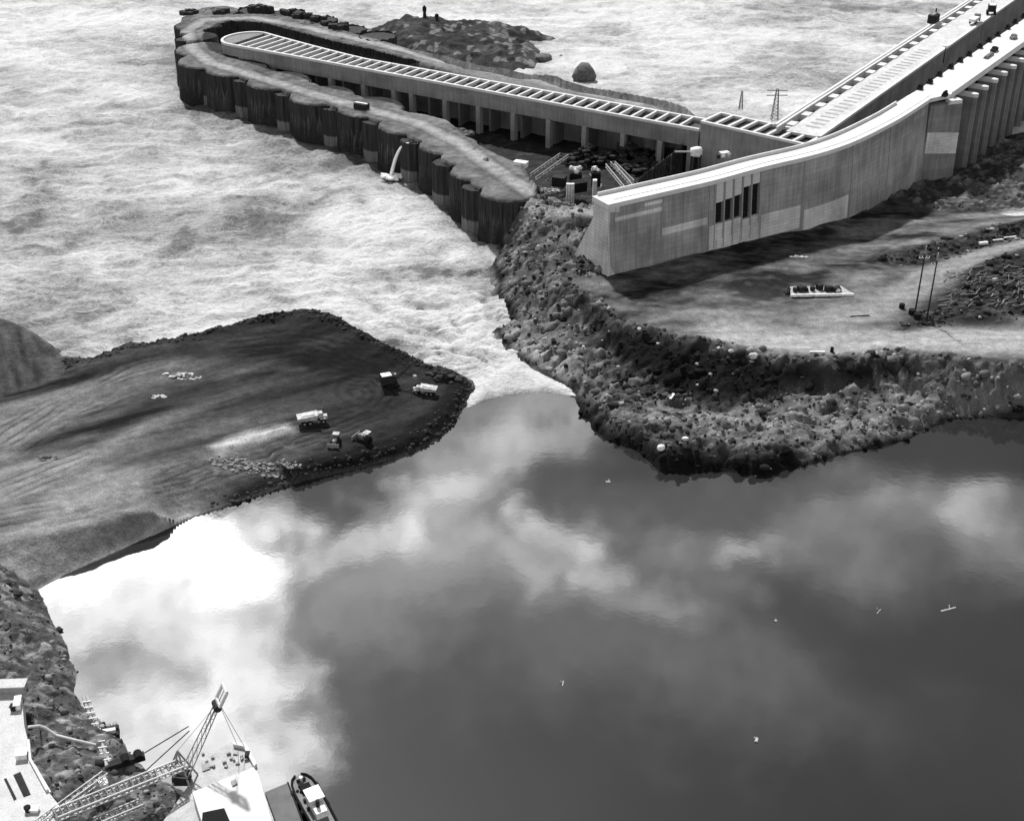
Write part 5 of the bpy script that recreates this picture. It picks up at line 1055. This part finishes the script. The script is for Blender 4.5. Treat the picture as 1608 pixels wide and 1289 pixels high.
# ================================================================ LOWER LEFT: ROCKY BANK, DOCK, BARGES
shore = [(62, 927), (81, 976), (107, 1017), (120, 1053), (116, 1090), (143, 1124), (170, 1140), (192, 1160), (203, 1181), (215, 1195), (240, 1222), (300, 1248), (330, 1289), (350, 1400), (-400, 1400), (-400, 850), (0, 875), (30, 905)]
lines = [[(-200, 870, 6), (0, 892, 5.5), (35, 925, 3)], [(-200, 950, 6), (0, 950, 5.5), (45, 990, 4)], [(-200, 1060, 5), (20, 1050, 4.5), (70, 1060, 4), (95, 1060, 2.5)], [(0, 1150, 4.5), (80, 1140, 4), (120, 1150, 3), (150, 1170, 1.8)], [(60, 1220, 4), (120, 1210, 3.5), (160, 1210, 2), (200, 1230, 1.5)], [(80, 1289, 3), (200, 1289, 2)], [(-200, 1300, 4), (0, 1300, 4)]]
X, Y = grid(-150, -35, 118, 222, .3)
Z, D = terrain_base(shore, lines, X, Y, .9, 3); wd, wi = worley(X / 2.2, Y / 2.2, 12); wd2, wi2 = worley(X / .9, Y / .9, 13)
Z += sstep(-.5, 1.5, D) * ((ridged(X / 7, Y / 6, 4, 401) - .5) * 1.8 + (.55 - wd) * .9 * (wi > .2) + (.5 - wd2) * .35); Z += (np.abs(D) < 2) * fbm(X / 2, Y / 2, 3, 405) * .5
tone = .05 + .07 * np.clip(fbm(X / 3, Y / 3, 4, 402) + .1, 0, 1) + .10 * (wi > .8) * (wd < .45) + .07 * (wi2 > .85)
pt = np.exp(-(ldist(X, Y, px_line([(60, 1200, 4), (110, 1180, 3.5), (100, 1230, 3)])) / 2.5) ** 2); tone += pt * .03
bank_h = sampler(X, Y, Z)
o = grid_mesh('rocky_bank', X, Y, Z, np.clip(tone, .006, .4), ground_m, keep=(Z > -3)); tag(o, None, None, None, 'structure')
rs = np.random.RandomState(15); spots = []
for i in range(26000):
    j, k = rs.randint(0, X.shape[0]), rs.randint(0, X.shape[1])
    if D[j, k] > -.3 and rs.rand() < .25 and len(spots) < 4500: spots.append((X[j, k], Y[j, k], Z[j, k], rs.uniform(.1, .32) if rs.rand() < .9 else rs.uniform(.4, .8)))
rubble('bank_rubble', spots, rubm, 'loose dark boulders covering the rocky bank at the lower left')
# concrete dock platform
DZ = 8.0
dock = thing('dock_platform', 'pale flat concrete dock platform at the lower left corner with dark deck hatches', 'dock', (0, 0, 0))
dp = px_line([(-140, 1065), (7, 1082), (34, 1093), (38, 1138), (43, 1160), (45, 1190), (72, 1238), (93, 1264), (82, 1330), (-140, 1330)], DZ)
dock_m = mat('dock_concrete', .40, .12, .5, .85, .15, fine=.12)
MB().prism([(p.x, p.y) for p in dp], -2, DZ).build('deck', dock_m, dock)
def flat(name, pts, z0, z1, m, par): return MB().prism([(p.x, p.y) for p in px_line(pts, z1)], z0, z1).build(name, m, par)
flat('hatch', [(21, 1216), (32, 1211), (48, 1246), (37, 1250)], DZ - .1, DZ + .12, dark_m, dock); flat('hatch', [(6, 1222), (10, 1221), (26, 1253), (22, 1256)], DZ - .1, DZ + .10, dark_m, dock)
flat('kerb', [(43, 1160), (46, 1160), (49, 1190), (76, 1238), (72, 1240), (45, 1191)], DZ - 1, DZ + .5, conc_top, dock)
flat('kerb', [(52, 1200), (55, 1199), (80, 1242), (76, 1244)], DZ - 3, DZ - .8, conc_top, dock)
g = gp(20, 1084, DZ); t = thing('dock_shed', 'low grey shed across the far end of the dock platform', 'shed', (g.x, g.y, DZ), R(3)); MB().box((0, 0, .7), (4.4, 1.7, 1.4)).build('walls', conc, t); MB().box((0, 0, 1.5), (4.8, 2.1, .2)).build('roof', dock_m, t)
crate(29, 1108, DZ, (.9, 2.2, 1.0), R(12), 'narrow bright white box on the dock edge below the shed', white_m); crate(35, 1188, DZ, (1.6, 1.4, .9), R(10), 'square white box on the dock edge above the hatches', white_m)
crate(55, 1273, DZ, (1.1, .8, .5), 0, 'flat white box near the bottom of the dock', white_m); drum_o = MB().tube((0, 0, 0), (0, 0, .7), .4, n=14).build('bollard', dark_m, loc=gp(44, 1273, DZ)); tag(drum_o, 'dark bollard left of the flat white box on the dock', 'bollard'); MB().tube((0, 0, .7), (0, 0, .85), .5, n=14).build('bollard_head', black_m, drum_o)
crate(22, 1114, DZ, (.8, .8, .8), 0, 'small dark crate left of the narrow white box on the dock', dark_m)
# water pipe over the rocks
pp = px_line([(44, 1141, 8.2), (62, 1139, 7.5), (72, 1143, 6.8), (88, 1154, 5.6), (120, 1162, 4.6), (150, 1169, 3.0)]); o = MB().path([p - pp[0] for p in pp], .22, 8).build('water_pipe', conc_top, loc=pp[0]); tag(o, 'pale pipe running from the dock across the dark rocks to the log walkway', 'pipe')
g = gp(62, 1139, 5); t = thing('standing_post', 'thin upright pale post on the rocks beside the pipe bend', 'post', g); MB().tube((0, 0, -1), (0, 0, 4.0), .12, .09).build('post', wood_m, t); MB().box((0, 0, 4), (.5, .1, .3)).build('tag_board', wood_m, t)
# floating log walkway
wp = px_line([(131, 1094, .5), (137, 1112, .5), (146, 1135, .8), (153, 1165, 1.6), (160, 1183, 2), (168, 1203, 2.5)]); t = thing('log_walkway', 'pale narrow log walkway running along the water edge of the rocks', 'walkway', wp[0])
MB().path([p - wp[0] for p in wp], .28, 8).build('log', wood_m, t); MB().path([p - wp[0] + Vector((.6, .1, 0)) for p in wp], .28, 8).build('log', wood_m, t); q = MB(); [q.box((wp[0].lerp(wp[-1], i / 12) - wp[0] + Vector((.3, 0, .2))), (1.4, .25, .12), .2) for i in range(1, 12)]; q.build('cross_boards', conc_top, t)
# small raft with barrels
g = gp(172, 1150, .3); t = thing('barrel_raft', 'small dark raft carrying three pale barrels beside the log walkway', 'raft', g, R(15)); MB().box((0, 0, .1), (3.0, 2.4, .6)).build('raft_deck', dark_m, t, bevel=.05); MB().box((0, -.5, .8), (2.2, .7, .7)).build('engine_box', white_m, t, bevel=.05)
for x in (-1, 0, 1): MB().tube((x, .6, .4), (x, .6, 1.3), .38, n=12).build('barrel', conc, t)
# truss ramps reaching over to the barge
truss('truss_ramp', gp(88, 1282, 8.2), gp(284, 1203, 5.5), 1.9, .7, conc_top, 'long pale steel truss ramp from the dock to the derrick barge', 'ramp', 20, .13)
truss('truss_ramp', gp(150, 1292, 6), gp(222, 1262, 4.5), 1.4, .5, conc_top, 'short lower truss ramp below the long one', 'ramp', 9, .11)
truss('truss_ramp', gp(60, 1296, 8.1), gp(166, 1218, 5), 1.0, .8, conc_top, 'thin truss ramp left of the long one, ending over the rocks', 'ramp', 12, .1)
crate(163, 1232, 3.6, (1.1, 1.6, .7), R(30), 'white box at the end of the thin truss ramp', white_m)
# derrick barge
bg_ = thing('derrick_barge', 'broad pale steel barge with a raised white deckhouse moored off the dock', 'barge', (0, 0, 0))
hullp = px_line([(296, 1232), (312, 1188), (364, 1164), (386, 1166), (403, 1198), (410, 1230), (446, 1330), (300, 1330), (255, 1290)], 2.2)
bgm = mat('barge_deck', .33, .18, .6, .7, .15, fine=.12)
MB().prism([(p.x, p.y) for p in hullp], -.6, 2.2).build('hull', bgm, bg_, bevel=.1)
flat('deckhouse', [(302, 1243), (398, 1204), (406, 1215), (438, 1330), (330, 1330)], 2.2, 4.2, conc_top, bg_)
flat('deck_coaming', [(365, 1164), (386, 1166), (403, 1198), (399, 1202), (382, 1171), (366, 1168)], 2.2, 2.9, conc_top, bg_)
flat('roof_hatch', [(362, 1226), (370, 1222), (373, 1229), (365, 1233)], 4.2, 4.45, steel_m, bg_); flat('deck_hatch', [(316, 1200), (328, 1196), (330, 1206), (318, 1210)], 2.2, 2.4, steel_m, bg_)
flat('hold_opening', [(318, 1275), (352, 1268), (366, 1300), (316, 1300)], 4.2, 4.28, black_m, bg_)
g = gp(389, 1188, 2.2); MB().box((0, 0, .4), (.7, 1.1, .8)).build('winch', dark_m, bg_, loc=g)
# derrick: mast frame, boom and head block
b0 = gp(287, 1222, 2.6); bt = gp(343, 1102, 15.5)
t = thing('derrick_crane', 'lattice derrick crane on the barge, slim boom ending in a square head', 'crane', b0); tip = bt - b0
sdv = tip.cross(Vector((0, 0, 1))).normalized(); q = MB(); l2 = MB(); n = 16; upv = sdv.cross(tip).normalized()
for a in (-1, 1):
    for b in (-1, 1): q.tube(sdv * a * .9 + upv * b * .4, tip + sdv * a * .35 + upv * b * .3, .09, n=6)
for i in range(n):
    k0, k1 = 1 - .6 * i / n, 1 - .6 * (i + 1) / n; c, d = tip * (i / n), tip * ((i + 1) / n); s_ = 1 if i % 2 else -1
    for b in (-.35, .35): l2.tube(c + sdv * .9 * k0 * s_ + upv * b, d - sdv * .9 * k1 * s_ + upv * b, .05, n=4)
q.build('boom_chords', conc, t); l2.build('boom_lacing', steel_m, t)
hb = MB(); 
for a in ((-1, -1), (1, -1), (1, 1), (-1, 1)): pass
qx = sdv.normalized(); qy = tip.normalized(); qm = Matrix((qx, qy, qx.cross(qy))).transposed(); qf = qm.to_quaternion(); c4 = [tip + qf @ Vector(v) for v in ((-1.15, 0, 0), (1.15, 0, 0), (1.15, 2.6, 0), (-1.15, 2.6, 0))]
for i in range(4): hb.tube(c4[i], c4[(i + 1) % 4], .28, n=6)
hb.tube((c4[0] + c4[1]) / 2, (c4[2] + c4[3]) / 2, .12, n=6); hb.build('head_block', conc_top, t); MB().tube(tip + qf @ Vector((-.9, -.7, 0)), tip + qf @ Vector((.9, -.7, 0)), .6, n=12).build('sheaves', dark_m, t)
mf = MB(); mt = Vector((-.3, .6, 5.2))
for v in ((-2.6, 1.6, -.3), (2.0, 1.2, -.3), (-1.2, -1.6, -.3), (1.6, -2, -.3)): mf.tube(v, mt, .15, n=6)
for z, k in ((1.5, .72), (3.2, .4)):
    P4 = [Vector((-2.6, 1.6, 0)) * k, Vector((2, 1.2, 0)) * k, Vector((1.6, -2, 0)) * k, Vector((-1.2, -1.6, 0)) * k]
    for i in range(4): mf.tube(P4[i] + Vector((0, 0, z)), P4[(i + 1) % 4] + Vector((0, 0, z)), .09, n=5)
mf.build('mast_frame', conc, t); MB().box((0, -.4, .6), (2.6, 2.0, 1.6)).build('winch_house', dark_m, t, bevel=.1)
cb = MB(); cb.tube(mt, tip, .04, n=4); cb.tube(tip, gp(384, 1172, 2.9) - b0, .05, n=4); cb.tube(tip + sdv * .3, gp(372, 1168, 2.9) - b0, .05, n=4); cb.build('stay_cables', steel_m, t)
r0 = gp(213, 1190, 2.0); r1 = gp(296, 1140, .5); ro = MB().tube((0, 0, 0), r1 - r0, .10, n=5).build('mooring_rope', dark_m, loc=r0); tag(ro, 'dark mooring rope running low from the rocks out over the calm water', 'rope')
# winch block on the rocks
g = gp(200, 1198, 1.8); t = thing('shore_winch', 'dark shore winch with two drums at the tip of the rocks', 'winch', g, R(25)); MB().box((0, 0, .5), (5.5, 1.2, 1.0)).build('beam', dark_m, t); [MB().tube((x, -.8, .9), (x, .8, .9), .65, n=14).build('drum', black_m, t) for x in (1.8, -.2)]
# grey pontoon and tug
pont = thing('pontoon', 'dull grey flat pontoon lying between the pale barge and the tug', 'pontoon', gp(440, 1260, 0)); pv = px_line([(416, 1243), (452, 1228), (490, 1330), (448, 1330)], .7)
q = MB().prism([(p.x - pont.location.x, p.y - pont.location.y) for p in pv], -.6, .7).build('pontoon_hull', mat('pontoon_steel', .10, .2, .5, .7, .1), pont, bevel=.05); a_, b_ = pv[1] - pont.location, pv[2] - pont.location; MB().tube(Vector((a_.x, a_.y, .8)), Vector((b_.x, b_.y, .8)), .12).build('rubbing_strip', dark_m, pont)
bow = gp(468, 1216, 1.2); stern = gp(520, 1310, 1.2); dd = (stern - bow); dd.z = 0; LT = dd.length; t = thing('tugboat', 'small dark hulled tugboat with white cabin heading away beside the pontoon', 'tugboat', (bow.x, bow.y, 0), math.atan2(dd.y, dd.x))
hw = 1.9; prof_ = [(0, .5), (.6, 1.2), (1.6, 1.65), (3.5, hw), (7, hw), (LT, hw * .9)]
def hull(k, z0, z1, name, m, par):
    pts = [(x, -y * k) for x, y in prof_] + [(x, y * k) for x, y in prof_[::-1]]; mb = MB(); n = len(pts); mb.v = [(x * .97 + .15, y * .8, z0) for x, y in pts] + [(x, y, z1) for x, y in pts]; mb.f = [list(range(n))[::-1], [n + i for i in range(n)]] + [[i, (i + 1) % n, n + (i + 1) % n, n + i] for i in range(n)]; return mb.build(name, m, par)
hull(1, -.6, 1.0, 'hull', black_m, t); hull(.86, 1.0, 1.03, 'deck', mat('tug_deck', .16, .3, 1), t)
q = MB(); L_ = [(x, y) for x, y in prof_]
for sg in (-1, 1):
    for a, b in zip(L_[:-1], L_[1:]): q.tube((a[0], a[1] * sg, 1.25), (b[0], b[1] * sg, 1.25), .18, n=6)
q.build('bulwark', black_m, t); MB().box((3.3, 0, 1.35), (1.4, 1.6, .7)).build('hold_cover', black_m, t); MB().tube((1.3, 0, 1), (1.3, 0, 1.9), .3, n=10).build('bitt', white_m, t); MB().tube((1.3, -.7, 1.3), (1.3, .7, 1.3), .25, n=10).build('windlass', dark_m, t)
cb_ = MB().box((6.6, .2, 2.0), (2.4, 2.2, 2.0), 0, (.95, .9)).build('cabin', white_m, t, bevel=.05); MB().box((6.6, .2, 3.1), (2.8, 2.5, .16)).build('cabin_roof', white_m, cb_); MB().box((5.4, .2, 2.4), (.1, 1.8, .5)).build('window', black_m, cb_); MB().box((9.0, .1, 1.7), (2.0, 1.8, 1.3)).build('engine_casing', white_m, t, bevel=.05); MB().tube((8.6, 0, 2), (8.6, 0, 3.6), .3, n=10).build('funnel', dark_m, t)
for sg in (-1, 1):
    for x in (3, 5, 7.2): MB().tube((x - .35, hw * sg * 1.05, .8), (x + .35, hw * sg * 1.05, .8), .3, n=8).build('fender', dark_m, t)

# floating drift on the calm water
def drift(px, py, L_, rz, label, w=.25):
    g = gp(px, py, 0); q = MB(); q.tube((-L_ / 2, 0, .05), (L_ / 2, 0, .08), w, w * .7, n=7); o = q.build('drift_log', rockl_m, loc=g); o.rotation_euler.z = rz; tag(o, label, 'drift log'); MB().tube((L_ * .1, 0, .1), (L_ * .2, .5 * min(L_, 1.5), .4), w * .4, n=5).build('branch', rockl_m, o)
drift(1489, 957, 3.2, R(20), 'long pale log floating on the calm water near the right edge', .16); drift(955, 757, 1.0, 0, 'short pale log floating just off the dark rock outcrop'); drift(1218, 975, .5, R(40), 'tiny pale log floating in the middle right of the calm pool'); drift(1188, 1162, .9, R(70), 'pale log floating alone in the lower right of the pool', .3); drift(884, 1073, 1.2, R(80), 'thin pale log floating in the lower centre of the pool', .1); drift(1380, 960, 1.6, R(50), 'faint thin log floating left of the long pale log', .07)

mb = MB(); rnd = random.Random(31)
for i in range(90):
    g = gp(rnd.uniform(845, 965), rnd.uniform(262, 322), rnd.uniform(5, 11)); a = rnd.uniform(0, 3.1); l_ = rnd.uniform(1, 4.5); dz = rnd.uniform(-.8, 1.2)
    z = max(fill_h(g.x, g.y), 1.2) + rnd.uniform(.1, 1.5)
    mb.tube((g.x, g.y, z), (g.x + math.cos(a) * l_, g.y + math.sin(a) * l_, z + dz), rnd.uniform(.1, .25), n=4)
tag(mb.build('scrap_timber', mat('scrap_timber', .2, .7, .6, .9, .2)), 'tangle of scrap timber littering the pit between the gravel road and the dam wall', 'timber', None, 'stuff')
q = MB(); rnd = random.Random(9)
for i in range(14): q.box((rnd.uniform(1.8, 8), rnd.uniform(-1.3, 1.3), 1.2), (rnd.uniform(.2, .7), rnd.uniform(.2, .6), rnd.uniform(.2, .6)), rnd.uniform(0, 3))
q.build('deck_gear', dark_m, [o for o in scene.objects if o.name == 'tugboat'][0])
q = MB()
for i in range(16):
    g = gp(rnd.uniform(318, 395), rnd.uniform(1180, 1205), 2.2); q.box((g.x, g.y, 2.35), (rnd.uniform(.2, .7), rnd.uniform(.2, .5), rnd.uniform(.2, .6)), rnd.uniform(0, 3))
q.build('deck_gear', steel_m, bg_)
